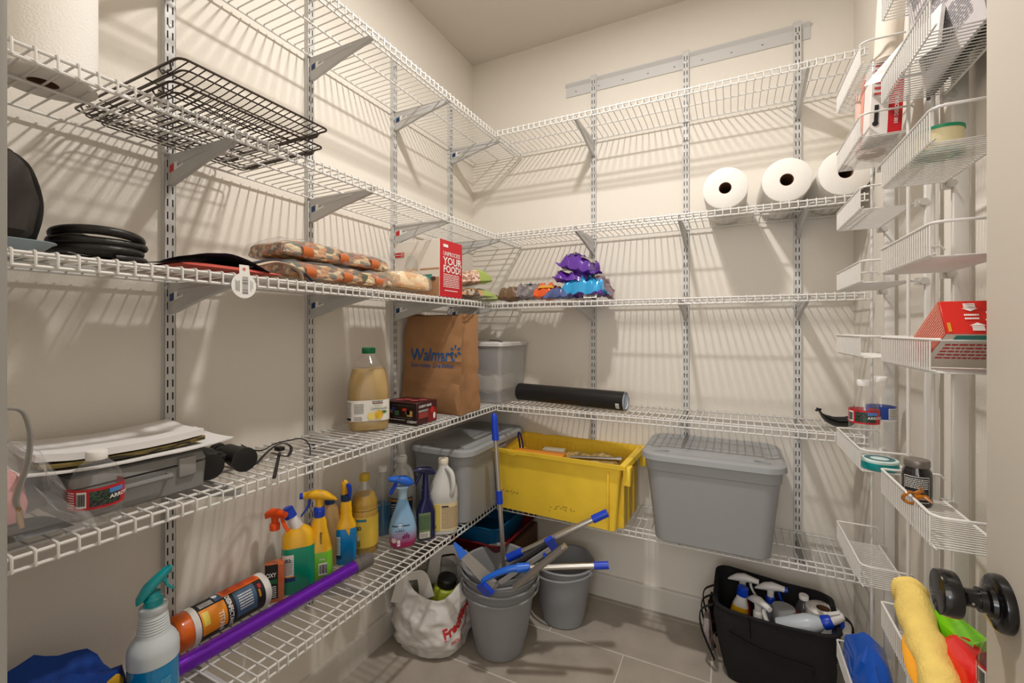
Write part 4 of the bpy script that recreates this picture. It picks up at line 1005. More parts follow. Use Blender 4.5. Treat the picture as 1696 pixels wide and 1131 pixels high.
# purple tube
a = Vector((-1.118, .500, z5+.0205)); e = Vector((-1.078, 1.105, z5+.0205)); d = e-a; L = d.length
t = thing('vacuum_tube', 'metallic purple vacuum tube with dark grey end, lying along the bottom left shelf', 'tube', a, (0, 0, atan2(d.y, d.x)))
b = MB().tube([(0, 0, 0), (L-.055, 0, 0)], .0195, 36); b.build('purple_tube', mat('purple_anodised', rgb(118, 26, 196), .25, .5, coat=.3), t)
b = MB().tube([(L-.062, 0, 0), (L-.060, 0, 0), (L-.045, 0, 0), (L-.044, 0, 0), (L, 0, 0), (L, 0, 0), (L-.03, 0, 0)], [.0198, .022, .022, .0232, .0232, .020, .019], 36, caps=False); b.build('grey_collar', mat('warm_grey_plastic', rgb(104, 98, 96), .4), t)
MB().box((L-.04, -.004, .0225), (L-.02, .004, .0265)).build('catch', mat('warm_grey_plastic', rgb(104, 98, 96), .4), t, bevel=.001)

YEL = mat('yellow_plastic', rgb(242, 184, 28), .3, coat=.3)
# orange spray bottle
c = spot(452, -1.185, 4); c.z = z5; c.y += .006
t = thing('spray_bottle', 'clear spray bottle of amber cleaner with orange trigger head', 'spray bottle', c, face_cam(c)-.1)
secs = [(0, .018, .024, .012), (.003, .020, .026, .014), (.13, .020, .026, .014), (.175, .016, .018, .012), (.195, .012, .012, .012), (.205, .012, .012, .012)]
MB().rr([(z, a-.001, b_-.001, r) for z, a, b_, r in secs if z <= .13][:2]+[(.105, .019, .025, .013)]).build('amber_cleaner', mat('amber_liquid', rgb(210, 96, 6), .35), t)
MB().rr(secs, cap1=False).build('bottle', CLEAR, t)
f = rr_fn(secs); patch(t, f, -.024, .012, .010, .11, INK, 'label', nu=8); patch(t, f, -.022, .055, .008, .068, mat('dark_green_ink', rgb(40, 96, 60), .5), 'label_band', nu=8, k=2); lettering(t, 'OXY', .017, lambda u, v: f(-.02+u, .075+v, 3), WHITE, bold=.02, sx=.7)
scribble(t, f, -.022, .015, .006, .05, 6, WHITE, seed=4, nu=2)
sprayer(t, .205, mat('bright_orange_plastic', rgb(240, 84, 20), .35), mat('bright_orange_plastic', rgb(240, 84, 20), .35), .95, 2, 1.0)
# green and yellow toilet cleaner with blue cap
def yb_bottle(px, X, label, low, secs, sp=None, sil=None, dy=0, rz=0, name='cleaner_bottle', cat='cleaner bottle', up=None, neck=WHITE):
    c = spot(px, X, 4); c.z = z5; c.y += dy
    t = thing(name, label, cat, c, face_cam(c)+rz)
    zs = sp; lo = [s for s in secs if s[0] < zs]; 
    def inter(z):
        for a, b_ in zip(secs, secs[1:]):
            if a[0] <= z <= b_[0]: k = (z-a[0])/(b_[0]-a[0]); return tuple([z]+[a[i]+(b_[i]-a[i])*k for i in range(1, 4)]+([a[4]+(b_[4]-a[4])*k] if len(a) > 4 and len(b_) > 4 else []))
    m_ = inter(zs); hi = [s for s in secs if s[0] > zs]
    b = MB(); b.rr(lo+[m_], cap1=False, n=6).build('sleeve', low, t)
    MB().rr([m_]+hi, cap0=False, n=6).build('bottle_top', up or YEL, t)
    return t, rr_fn(secs)
TG = mat('teal_green_sleeve', rgb(0, 148, 116), .3, coat=.3)
secs = [(0, .026, .042, .02), (.004, .029, .045, .022), (.13, .029, .045, .022), (.165, .028, .043, .024), (.182, .020, .032, .02), (.19, .017, .018, .016)]
t, f = yb_bottle(494, -1.170, 'teal green and yellow cleaner bottle with tilted blue cap', TG, secs, .135)
patch(t, f, -.046, .055, -.012, .118, WLAB, 'back_label', nu=10); scribble(t, f, -.044, .06, -.014, .105, 9, GREYINK, seed=3, nu=2); patch(t, f, -.046, .040, -.008, .055, NAVY, 'label_foot', nu=8); patch(t, f, -.045, .053, -.010, .057, YEF, 'label_stripe', nu=8, k=2); lettering(t, '82', .014, lambda u, v: f(-.034+u, .098+v, 3), NAVY, bold=.02)
MB().tube([(0, -.004, .186), (0, -.012, .205), (0, -.020, .222), (0, -.023, .228)], [.018, .0165, .014, .013], 22).build('white_neck', mat('white_plastic', rgb(226, 224, 222), .35), t)
MB().tube([(0, -.020, .220), (0, -.030, .246), (0, -.031, .249)], [.0175, .0160, .012], 24).build('cap', BLUE, t)
# yellow spray with lime sleeve
secs = [(0, .026, .036, .02), (.004, .029, .040, .022), (.09, .028, .038, .022), (.13, .024, .030, .02), (.155, .022, .024, .018), (.185, .020, .021, .018), (.205, .014, .014, .014)]
LG = mat('lime_green_sleeve', rgb(118, 196, 50), .3, coat=.3)
t, f = yb_bottle(531, -1.150, 'yellow spray bottle with lime green sleeve and blue nozzle', LG, secs, .098, name='spray_bottle', cat='spray bottle', dy=-.005)
barcode(t, f, -.002, .030, .022, .066, nu=4); lettering(t, 'BLEACH', .0095, lambda u, v: f(.002-v*-0+v*.9, .158-u, 2), INK, bold=.02, name='bottle_print'); lettering(t, '75%', .009, lambda u, v: f(.0+u, .074+v, 2), WHITE, bold=.01)
MB().lathe([(.0165, .200), (.017, .203), (.017, .220), (.014, .223)], 24, cap0=True, cap1=True).build('blue_collar', BLUE, t)
sprayer(t, .212, YEL, BLUE, 1.12, 1, -pi/2-.1)
# tan bottle with blue cap behind
secs = [(0, .024, .034, .02), (.004, .026, .037, .022), (.15, .026, .036, .022), (.185, .020, .028, .02), (.2, .013, .013, .013)]
TAN = mat('tan_gold_plastic', rgb(176, 142, 92), .35, .2, coat=.3)
c = spot(546, -1.205, 4); c.z = z5
t = thing('cleaner_bottle', 'tan gold bottle with blue cap standing behind the yellow spray bottles', 'cleaner bottle', c, face_cam(c)); bottle(t, secs, TAN)
MB().lathe([(.0155, .2), (.016, .202), (.016, .221), (.014, .223), (0, .223)], 24, cap0=True).build('cap', NAVY, t)
f = rr_fn(secs); b = MB(); pts = cr([f(-.030, .17, 3), f(-.014, .160, 3), f(-.008, .135, 3), f(-.012, .11, 3)], 5); b.tube(pts, .0022, 6); b.build('label_curve', NAVY, t)
# yellow and blue spray
secs = [(0, .022, .030, .016), (.004, .025, .033, .018), (.10, .025, .034, .018), (.128, .024, .032, .018), (.150, .0185, .020, .016), (.16, .019, .020, .016), (.165, .0175, .0185, .016), (.178, .019, .0195, .016), (.184, .0175, .018, .016), (.197, .018, .018, .016), (.21, .013, .013, .013)]
SB = mat('sky_blue_sleeve', rgb(0, 132, 206), .3, coat=.3)
t, f = yb_bottle(573, -1.165, 'yellow spray bottle with sky blue sleeve and navy trigger', SB, secs, .118, name='spray_bottle', cat='spray bottle')
b = MB(); b.add([f(-.002, .119, 2), f(.010, .095, 2), f(.014, .119, 2)], [(0, 1, 2)], False); b.build('yellow_wedge', YEL, t)
patch(t, f, -.038, .035, -.018, .095, WLAB, 'back_label', nu=6); scribble(t, f, -.037, .038, -.019, .092, 9, GREYINK, seed=6); patch(t, f, -.038, .022, -.014, .034, NAVY, 'label_foot', nu=6)
MB().lathe([(.0155, .205), (.016, .208), (.016, .226), (.013, .229)], 24, cap0=True, cap1=True).build('blue_collar', NAVY, t)
MB().tube([(.0, -.004, .225), (.0, -.004, .250), (.004, -.004, .268), (.008, -.002, .274)], [(.0125, .011), (.013, .012), (.013, .012), (.006, .006)], 16).build('spray_head', YEL, t)
MB().tube([(.014, .006, .262), (.022, .010, .258), (.022, .012, .244), (.016, .012, .230), (.018, .012, .222)], [(.006, .007), (.007, .008), (.006, .007), (.005, .006), (.003, .006)], 12).build('trigger', BLUE, t)
# cleaning oil bottle
c = spot(604, -1.165, 4); c.z = z5
t = thing('cleaner_bottle', 'large clear bottle of golden cleaner with yellow label and yellow cap', 'cleaner bottle', c, face_cam(c)-.3)
GOLD = mat('golden_liquid', rgb(182, 142, 16), .3)
pr = [(.036, .004), (.042, 0), (.046, .008), (.046, .145), (.044, .150), (.046, .155), (.044, .161), (.0455, .167), (.044, .176), (.036, .200)]
MB().lathe([(r-.001, z) for r, z in pr], 40, cap0=True, cap1=True).build('golden_cleaner', GOLD, t)
MB().lathe(pr+[(.026, .220), (.017, .232), (.0145, .240), (.0145, .250)], 40).build('bottle', CLEAR, t)
MB().lathe([(.0165, .247), (.0172, .25), (.0172, .268), (.0155, .271), (0, .271)], 28, cap0=True).build('cap', mat('mustard_cap', rgb(206, 176, 50), .4), t)
f = lambda u, v, k=1: Vector(((.0466+.0006*k)*cos(u/.0466), (.0466+.0006*k)*sin(u/.0466), v))
patch(t, f, -.07, .028, .09, .132, mat('lemon_yellow_label', rgb(226, 192, 72), .45), 'label', nu=30); patch(t, f, -.040, .118, .02, .127, mat('teal_ink', rgb(60, 120, 130), .5), 'label_bar', nu=10, k=2)
lettering(t, 'FABULOSO', .017, lambda u, v: f(-.058+u, .084+v+u*.12, 3), INK, bold=.04, sx=.72)
blob(t, f, -.020, .062, .016, .018, WHITE, 'printed_flower', 2); scribble(t, f, -.034, .032, .0, .056, 5, INK, seed=4, nu=3); patch(t, f, -.055, .140, -.028, .172, YEL, 'neck_sticker', nu=6); scribble(t, f, -.052, .145, -.032, .168, 4, INK, seed=5, nu=2, k=3)
# clear bottle with blue liquid
c = spot(634, -1.20, 4); c.z = z5
t = thing('cleaner_bottle', 'clear bottle half full of blue liquid with white cap, beside the golden cleaner', 'cleaner bottle', c, face_cam(c))
pr = [(.026, .003), (.030, 0), (.032, .006), (.032, .15), (.030, .17), (.020, .205), (.0135, .225), (.013, .24)]
MB().lathe([(.025, .003), (.031, .003), (.031, .115)], 32, cap0=True, cap1=True).build('blue_liquid', mat('clear_blue_liquid', rgb(0, 96, 140), .15, coat=.4, alpha=.9), t)
MB().lathe(pr, 32).build('bottle', CLEAR, t); MB().lathe([(.0155, .238), (.016, .24), (.016, .256), (0, .257)], 24, cap0=True).build('cap', WHITE, t)
# fabric refresher
c = on(668, 903, 4); c = Vector((-1.070, 1.262, z5))
t = thing('fabric_spray', 'pale blue rounded fabric refresher bottle with bright blue trigger head', 'spray bottle', c, face_cam(c)+.1)
PB = bpy.data.materials.new('pale_blue_gradient_sleeve'); PB.use_nodes = True; N = PB.node_tree.nodes; Lk = PB.node_tree.links; tc = N.new('ShaderNodeTexCoord'); sx_ = N.new('ShaderNodeSeparateXYZ'); Lk.new(tc.outputs['Object'], sx_.inputs[0]); rp = N.new('ShaderNodeValToRGB'); mr = N.new('ShaderNodeMapRange'); mr.inputs[2].default_value = .2; Lk.new(sx_.outputs[2], mr.inputs[0]); Lk.new(mr.outputs[0], rp.inputs[0])
el = rp.color_ramp.elements; el[0].position = .10; el[0].color = rgb(168, 30, 96); el[1].position = .34; el[1].color = rgb(150, 186, 220); e2 = el.new(.8); e2.color = rgb(126, 176, 218); Lk.new(rp.outputs[0], N['Principled BSDF'].inputs[0]); N['Principled BSDF'].inputs['Roughness'].default_value = .28
secs = [(0, .024, .034, .02), (.004, .030, .042, .028), (.02, .034, .048, .03), (.06, .034, .049, .03), (.10, .029, .040, .026), (.14, .020, .025, .02), (.165, .0165, .018, .0165), (.172, .0160, .0165, .016)]
bottle(t, secs, PB, n=8); MB().lathe([(.0165, .170), (.0158, .185), (.0165, .200), (.024, .212)], 28, cap1=True).build('frosted_neck', mat('frosted_blue', rgb(170, 200, 224), .3), t)
BB = mat('bright_blue_plastic', rgb(22, 104, 220), .28, coat=.4)
MB().tube([(0, -.050, .243), (0, -.044, .243), (0, -.020, .240), (0, .008, .234), (0, .030, .222), (0, .037, .217)], [(.006, .008), (.0085, .010), (.0125, .013), (.017, .017), (.012, .014), (.004, .006)], 20, up=(0, 0, 1)).build('spray_head', BB, t)
MB().tube([(0, -.022, .230), (0, -.028, .214), (0, -.038, .200), (0, -.043, .188)], [(.008, .007), (.005, .007), (.004, .007), (.003, .006)], 12).build('trigger', BLUE, t)
f = rr_fn(secs); patch(t, f, -.042, .080, .022, .0835, NAVY, 'label_band', nu=16); blob(t, f, -.012, .083, .0095, .0105, NAVY, 'badge_ring', 2); blob(t, f, -.012, .083, .0085, .0093, mat('pale_blue_print', rgb(196, 214, 232), .4), 'badge', 3)
lettering(t, 'febreze', .0052, lambda u, v: f(-.0205+u, .0815+v, 4), NAVY, bold=.01); lettering(t, 'FABRIC', .0105, lambda u, v: f(-.028+u, .062+v, 2), NAVY, bold=.005, sx=1.0); scribble(t, f, -.028, .054, .004, .058, 1, RED, seed=3)
for u_, h_ in ((.004, .018), (.011, .023), (.018, .016), (-.002, .012)): blob(t, f, u_, .036+h_*.5, .0028, h_*.5, mat('plum_print', rgb(120, 30, 90), .4), 'printed_flower', 2)
blob(t, f, -.034, .034, .009, .009, mat('cream_print', rgb(214, 200, 196), .4), 'printed_badge', 2); patch(t, f, -.022, .012, -.012, .034, WHITE, 'printed_tag', k=2)
# clear milk-style jug
def jug(c, rz, label, m, liq, lm, s=1.0, lab=True, capm=WHITE):
    t = thing('handled_jug', label, 'jug', c, rz)
    secs = [(0, .046, .046, .03), (.006, .053, .053, .035), (.022, .054, .054, .036), (.024, .0535, .0535, .036), (.125, .0535, .0535, .036), (.135, .055, .055, .04), (.16, .053, .053, .042), (.20, .038, .038, .036), (.235, .020, .020, .020), (.255, .018, .018, .018)]
    secs = [(z*s, a*s, b_*s, r*s) for z, a, b_, r in secs]
    MB().rr(secs, n=7, cap1=False).build('jug_body', m, t)
    if liq: MB().rr([(z, a-.001, b_-.001, r) for z, a, b_, r in secs if z < .03*s]+[(liq, .0525*s, .0525*s, .035*s)]).build('liquid', lm, t)
    MB().lathe([(.0185*s, .252*s), (.0195*s, .254*s), (.0195*s, .270*s), (.0175*s, .274*s), (0, .274*s)], 28, cap0=True).build('cap', capm, t)
    MB().tube(cr([(.012*s, .014*s, .242*s), (.034*s, .034*s, .230*s), (.050*s, .042*s, .20*s), (.054*s, .042*s, .165*s), (.046*s, .036*s, .145*s)]), (.0105*s, ), 14).build('handle', m, t) if False else MB().tube(cr([(.014*s, .012*s, .240*s), (.036*s, .030*s, .226*s), (.050*s, .036*s, .195*s), (.052*s, .034*s, .165*s), (.044*s, .026*s, .142*s)]), .0095*s, 14).build('handle', m, t)
    return t, rr_fn(secs)
c = spot(680, -1.185, 4); c.z = z5; c.y = 1.395
t, f = jug(c, face_cam(c), 'clear jug with white cap behind the navy spray bottle', clear_mat('milky_jug', (.9, .9, .88, 1), .35, .2), .11, mat('clear_liquid', rgb(150, 160, 160), .2, alpha=.5), 1.0)
patch(t, f, -.075, .05, .04, .125, mat('navy_label', rgb(44, 48, 78), .4), 'label', nu=20); patch(t, f, -.07, .112, .038, .121, YEF, 'label_stripe', nu=16, k=2); scribble(t, f, -.06, .058, .02, .105, 5, WHITE, seed=6, nu=3)
# navy spray
c = Vector((-1.030, 1.345, z5))
NVP = mat('navy_plastic', rgb(14, 20, 74), .22, coat=.5)
t = thing('spray_bottle', 'navy blue spray bottle with olive green label, between pale blue sprayer and white jug', 'spray bottle', c, face_cam(c)+.25)
secs = [(0, .022, .030, .014), (.003, .024, .034, .016), (.10, .024, .034, .016), (.125, .021, .027, .016), (.150, .0150, .0160, .014), (.157, .0165, .017, .015), (.163, .0145, .015, .014), (.172, .0160, .0165, .015), (.180, .0140, .0145, .014), (.190, .0150, .015, .015), (.200, .0130, .013, .013), (.215, .0125, .0125, .012)]
bottle(t, secs, NVP); f = rr_fn(secs); patch(t, f, -.032, .008, .012, .102, mat('olive_label', rgb(116, 134, 96), .45), 'label', nu=12, nv=6); scribble(t, f, -.030, .04, .010, .095, 10, mat('dark_green_ink', rgb(40, 96, 60), .5), seed=6, nu=2); patch(t, f, -.028, .011, .008, .032, WLAB, 'bottle_foot_panel', nu=6, k=2)
scribble(t, f, -.026, .013, .004, .03, 5, GREYINK, seed=8, k=3)
MB().tube([(0, -.046, .258), (0, -.040, .258), (0, -.014, .256), (0, .010, .250), (0, .030, .240), (0, .036, .236)], [(.006, .008), (.0085, .010), (.012, .012), (.016, .015), (.011, .012), (.004, .006)], 20, up=(0, 0, 1)).build('spray_head', NVP, t)
MB().tube([(0, 0, .21), (0, 0, .235), (0, 0, .250)], [.0125, .011, .013], 18).build('collar', NVP, t)
MB().tube([(0, -.018, .248), (0, -.024, .232), (0, -.034, .216), (0, -.040, .206)], [(.007, .007), (.004, .007), (.0035, .007), (.003, .006)], 12).build('trigger', NVP, t)
# white gallon jug with yellow label
c = Vector((-1.010, 1.430, z5))
t, f = jug(c, face_cam(c)+.0, 'white plastic jug with handle and cream yellow label, beside the grey lidded bin', mat('milky_white_plastic', rgb(204, 204, 200), .35, sss=.1), 0, None, 1.02, capm=mat('cream_cap', rgb(232, 224, 206), .4))
patch(t, f, -.075, .018, .078, .122, mat('cream_label', rgb(224, 208, 164), .5), 'label', nu=28); patch(t, f, -.045, .020, -.012, .118, mat('straw_print', rgb(214, 190, 90), .5), 'label_panel', nu=8, k=2); scribble(t, f, -.006, .026, .060, .108, 16, mat('brown_print', rgb(150, 116, 96), .5), seed=4, nu=3); patch(t, f, -.006, .108, .02, .113, INK, 'label_title', nu=4, k=3)
blob(t, f, -.032, .035, .006, .010, mat('leaf_print', rgb(80, 120, 50), .5), 'printed_leaf', 3)

# ---- lidded grey bins and the yellow crate
def tote(name, label, c, W, D, Hh, lid, rz=0, taper=.045, txt=None):
    """W, D outer lid size; body tapers in towards the base"""
    t = thing(name, label, 'storage bin', c, rz)
    hx, hy = W/2, D/2
    b = MB().rr([(.001, hx-taper, hy-taper*.8, .035), (.006, hx-taper+.006, hy-taper*.8+.006, .04), (Hh-.055, hx-.020, hy-.020, .05), (Hh-.052, hx-.016, hy-.016, .05), (Hh-.008, hx-.012, hy-.012, .05), (Hh-.006, hx-.016, hy-.016, .05), (.01, hx-taper, hy-taper*.8, .035)], n=8)
    b.build('bin_body', GREYBIN, t)
    LM = mat('pale_grey_lid', rgb(156, 158, 160), .38, bump=.06, bscale=300)
    l = MB().rr([(Hh-.010, hx-.006, hy-.006, .06), (Hh-.012, hx, hy, .065), (Hh+.006, hx-.002, hy-.002, .065), (Hh+.012, hx-.010, hy-.010, .06), (Hh+.0125, hx-.022, hy-.022, .055), (Hh+.007, hx-.034, hy-.034, .05), (Hh+.007, hx-.06, hy-.06, .04), (Hh+.011, hx-.066, hy-.066, .035)], n=10).build('lid', LM, t)
    for sx in (-1, 1):
        e = MB(); e.box((sx*(hx-.016)-.012, -.06, Hh-.042), (sx*(hx-.016)+.012, .06, Hh-.020)); e.build('grip', GREYBIN, t, bevel=.005)
        q = cr([(sx*(hx-.05), -hy+.05, Hh+.0125), (sx*(hx-.075), -hy+.062, Hh+.0135), (sx*(hx-.10), -hy+.066, Hh+.0125)], 4); MB().tube(q, .002, 6).build('lid_rib', LM, t)
    return t
tote('storage_bin', 'grey plastic bin with lid in the corner of bottom shelf, behind the bottles', (-1.082, 1.757, z5), .315, .56, .285, True, taper=.03)
t = tote('storage_bin', 'large grey plastic bin with pale lid on the right of the back bottom shelf', (-.070, 1.852, z5), .475, .365, .318, True, taper=.055)
CRY = mat('crate_yellow', rgb(248, 210, 62), .42, bump=.05, bscale=60, var=.05, vscale=12)
t = thing('yellow_crate', 'big yellow plastic crate of household odds and ends on back bottom shelf', 'crate', (-.660, 1.866, z5), -.035)
hx0, hx1, hy0, hy1, Hc = .262, .288, .150, .163, .262
def side(sx):
    b = MB(); return b
b = MB()
b.rr([(.0, hx0, hy0, .012), (.20, hx1-.008, hy1-.004, .012), (Hc, hx1, hy1, .012), (Hc, hx1-.006, hy1-.006, .010), (.008, hx0-.006, hy0-.006, .010)], n=3)
b.build('crate_body', CRY, t)
# rolled rim with a dip in the front
for s_ in (-1, 1):
    b = MB(); pr = [(-hx1-.022, s_*(hy1+.010), Hc-.006), (-.20, s_*(hy1+.010), Hc-.006), (-.185, s_*(hy1+.010), Hc-.012), (-.165, s_*(hy1+.010), Hc-.012), (-.15, s_*(hy1+.010), Hc-.006), (hx1+.022, s_*(hy1+.010), Hc-.006)]
    b.tube(pr, [(.0085, .013)]*6, 4, up=(0, .7, .7)); b.build('long_rim', CRY, t)
for s_ in (-1, 1): MB().tube([(s_*(hx1+.012), -hy1-.012, Hc-.006), (s_*(hx1+.012), hy1+.012, Hc-.006)], [(.0085, .016)]*2, 4, up=(.7, 0, .7)).build('end_rim', CRY, t)
for s_ in (-1, 1):
    for y in (-hy1+.0, hy1-.045): MB().box((s_*(hx1+.010)-.022*(s_ < 0)-.0*(s_ > 0)-.003, y, Hc-.075), (s_*(hx1+.010)+.022*(s_ > 0)+.003, y+.045, Hc-.006)).build('corner_skirt', CRY, t, bevel=.003)
    for y in (-.11, -.03, .06): MB().box((s_*(hx0+.006)-.014, y, .0), (s_*(hx0+.006)+.018, y+.055, Hc-.06)).build('end_rib', CRY, t, bevel=.003)
MB().box((hx1-.052, -hy1-.008, .004), (hx1-.046, -hy1+.004, Hc-.03)).build('corner_rib', CRY, t, bevel=.002)
b = MB()
for i in range(22): x = -hx1+.02+i*.0256; b.box((x, hy1-.012, .05), (x+.010, hy1-.006, Hc-.02))
b.build('inner_ribs', CRY, t, kind='stuff')
f = plane_fn((-.26, -hy1-.0006, 0), (1, 0, 0), (0, .04, 1), .004)
SM = mat('scuff', rgb(120, 104, 56), .7)
rn = random.Random(3); patches(t, f, [(x, y, x+rn.uniform(.002, .008), y+rn.uniform(.0015, .005)) for x, y in [(rn.uniform(.03, .10), rn.uniform(.072, .085)) for i in range(12)]+[(rn.uniform(.24, .36), rn.uniform(.045, .062)) for i in range(16)]+[(.285, .03), (.25, .034)]], SM, 'scuff_marks', 1)
crate = t.location.copy()
def incrate(x, y, z): return crate+Vector((x, y, z))
ORC = mat('orange_card', rgb(240, 150, 30), .45)
t = thing('orange_carton', 'open orange cardboard carton inside the yellow crate', 'carton', incrate(-.105, -.06, .016), (0, 0, .08)); carton(t, (-.115, -.04, 0), (.115, .04, .222), ORC)
f = plane_fn((-.115, -.04, 0), (1, 0, 0), (0, 0, 1), .0006); patch(t, f, .085, .190, .108, .214, mat('white_blossom', rgb(240, 220, 190), .5), 'printed_flower', k=2); scribble(t, f, .125, .18, .17, .216, 3, RED, seed=3); scribble(t, f, .18, .17, .225, .217, 4, INK, seed=4)
t = thing('white_packet', 'small white packet behind the orange carton in the crate', 'packet', incrate(-.06, .015, .016), (.0, 0, .1)); carton(t, (-.05, -.02, 0), (.05, .02, .226), mat('packet_card', rgb(206, 196, 176), .5))
t = thing('blue_loop_handle', 'thin dark blue looped handle standing up out of the yellow crate', 'handle', incrate(-.215, -.01, .016), (0, 0, 0)); MB().tube(cr([(.022, 0, 0), (.012, 0, .20), (0, 0, .272), (-.008, 0, .286), (-.014, 0, .276), (-.004, 0, .21), (.008, 0, .0)], 8), .0042, 10).build('loop', mat('indigo_plastic', rgb(22, 20, 78), .35), t)
t = thing('glass_jar', 'small glass jar with red and green label lying in the crate', 'jar', incrate(.055, -.05, .205), (radians(70), 0, .7))
MB().lathe([(.0, -.035), (.028, -.033), (.030, -.02), (.030, .02), (.022, .03), (.022, .036), (0, .036)], 28).build('jar_body', mix_mat('mottled_label', [rgb(196, 190, 160), rgb(90, 110, 60), rgb(150, 50, 50), rgb(210, 206, 190)], 50, .3, bump=0), t)
t = thing('steel_pipe', 'bright steel pipe end resting on the right rim of the yellow crate', 'pipe', incrate(.165, -.062, .246), (0, radians(-4), .05))
MB().tube([(-.12, 0, 0), (.04, 0, 0), (.041, 0, 0), (.048, 0, 0), (.049, 0, 0), (.075, 0, 0), (.076, 0, 0), (.096, 0, 0)], [.0085, .0085, .010, .010, .0085, .0085, .012, .012], 20).build('pipe', STEEL, t)
t = thing('crate_clutter', 'pale tangle of odds and ends filling the bottom of the yellow crate', 'clutter', incrate(.1, .03, .012)); b = pillow(.30, .22, .205, 6, 20, 16, .3, ex=5); b.build('pale_bag', mat('dull_straw_bag', rgb(186, 160, 100), .5, bump=.5, bscale=30, var=.2, vscale=30), t)

# ------------------------------------------------------------------ the floor
t = thing('cardboard_box', 'dark brown cardboard box on the floor in the corner behind the buckets', 'cardboard box', (-1.02, 1.80, .001), 0)
carton(t, (-.165, -.115, 0), (.160, .215, .295), mat('brown_cardboard', rgb(98, 70, 50), .8), bev=.003)
t = thing('red_tray', 'dark red plastic tray lying on the cardboard box under the bottom shelf', 'tray', (-1.00, 1.80, .297), 0)
MB().rr([(0, .12, .16, .03), (.04, .145, .185, .04), (.048, .158, .198, .045), (.052, .158, .198, .045), (.05, .148, .188, .04), (.006, .118, .155, .03)], n=8).build('tray_body', mat('dark_red_plastic', rgb(120, 22, 20), .35), t)
t = thing('blue_tub', 'blue plastic tub sitting in the dark red tray under the bottom shelf', 'tub', (-1.00, 1.79, .305), 0)
MB().rr([(0, .10, .14, .03), (.09, .118, .158, .035), (.095, .124, .164, .035), (.098, .124, .164, .035), (.096, .115, .155, .03), (.006, .098, .135, .03)], n=8).build('tub_body', mat('petrol_blue_plastic', rgb(10, 92, 140), .35), t)

# carrier bag
PLB = mat('white_carrier_plastic', rgb(216, 212, 208), .32, coat=.25, bump=.25, bscale=22)
t = thing('carrier_bag', 'white plastic carrier bag with red FredMeyer lettering on the floor', 'plastic bag', (-1.066, 1.455, .001), face_cam((-1.055, 1.455))+.08)
def cbag(u, v):
    a = 2*pi*u; hw = [.10, .155, .165, .150, .120, .10][min(5, int(v*5))]; 
    kk = v*5; i = min(4, int(kk)); fr_ = kk-i; prof_ = [.125, .160, .168, .160, .140, .118]; hw = prof_[i]+(prof_[i+1]-prof_[i])*fr_
    y = hw*sin(a)*(.97); x = hw*.78*cos(a); z = .245*v
    rim = (.05*abs(sin(a))**1.5+.03*max(0, -cos(a))-.035*max(0, cos(a))**2)*max(0, v-.5)*2
    q = Vector((x, y, z+rim))
    n = .030*fbm((q.x, q.y, q.z*1.2), 7, 5, 3)+.020*noise.ridged_multi_fractal(Vector((q.x*9, q.y*9, q.z*9+3)), 1, 2, 3, 1, 2)-.02
    s_ = 1+n/.16*(1 if v > .02 else .4); q.x *= s_; q.y *= s_; return q
b = MB().grid(cbag, 120, 60, wrapu=True); b.add([cbag(i/40, 0) for i in range(40)], [tuple(range(40))])
b.build('bag_body', PLB, t)
def hloop(y0_, y1_, x, top, out, nm):
    pts = cr([(x, y0_, .20), (x+out*.5, y0_+.02*(1 if y1_ > y0_ else -1), top*.8+.05), (x+out, (y0_+y1_)/2, top), (x+out*.5, y1_-.02*(1 if y1_ > y0_ else -1), top*.8+.05), (x, y1_, .20)], 6)
    n_ = len(pts); MB().tube(pts, [(.0022, .030-.012*sin(pi*i/(n_-1))) for i in range(n_)], 10, up=(1, 0, 0)).build(nm, PLB, t)
hloop(-.145, -.035, .05, .295, .0, 'handle_loop'); hloop(.125, -.01, -.05, .325, -.01, 'handle_loop')
def fb(u, v, k=1):
    uu = u/.168/(2*pi)*1.02; q = cbag(uu, max(0, v)/.245); c_ = Vector((q.x, q.y, 0)).normalized(); return q+c_*(.0012+.0006*k)
lettering(t, 'FredMeyer', .046, lambda u, v: fb(.020+u*.95-v*.18, .085+v+u*.42), RED, bold=.04, sx=.9)
lettering(t, 'FRESH FOR EVERYONE', .0155, lambda u, v: fb(.045+u*.95-v*.2, .062+v+u*.42), RED, bold=.015, sx=.85)
t = thing('green_bottle', 'dark bottle with lime green lid peeking out of the white carrier bag', 'bottle', (-1.05, 1.455, .075), (0, .2, .3))
MB().lathe([(.05, 0), (.05, .13), (.045, .15), (.032, .158)], 28, cap0=True, cap1=True).build('bottle_body', mat('lime_lid', rgb(160, 172, 50), .4), t); MB().lathe([(.036, .155), (.038, .16), (.038, .185), (.034, .19), (0, .19)], 28, cap0=True).build('black_lid', BLACKP, t)

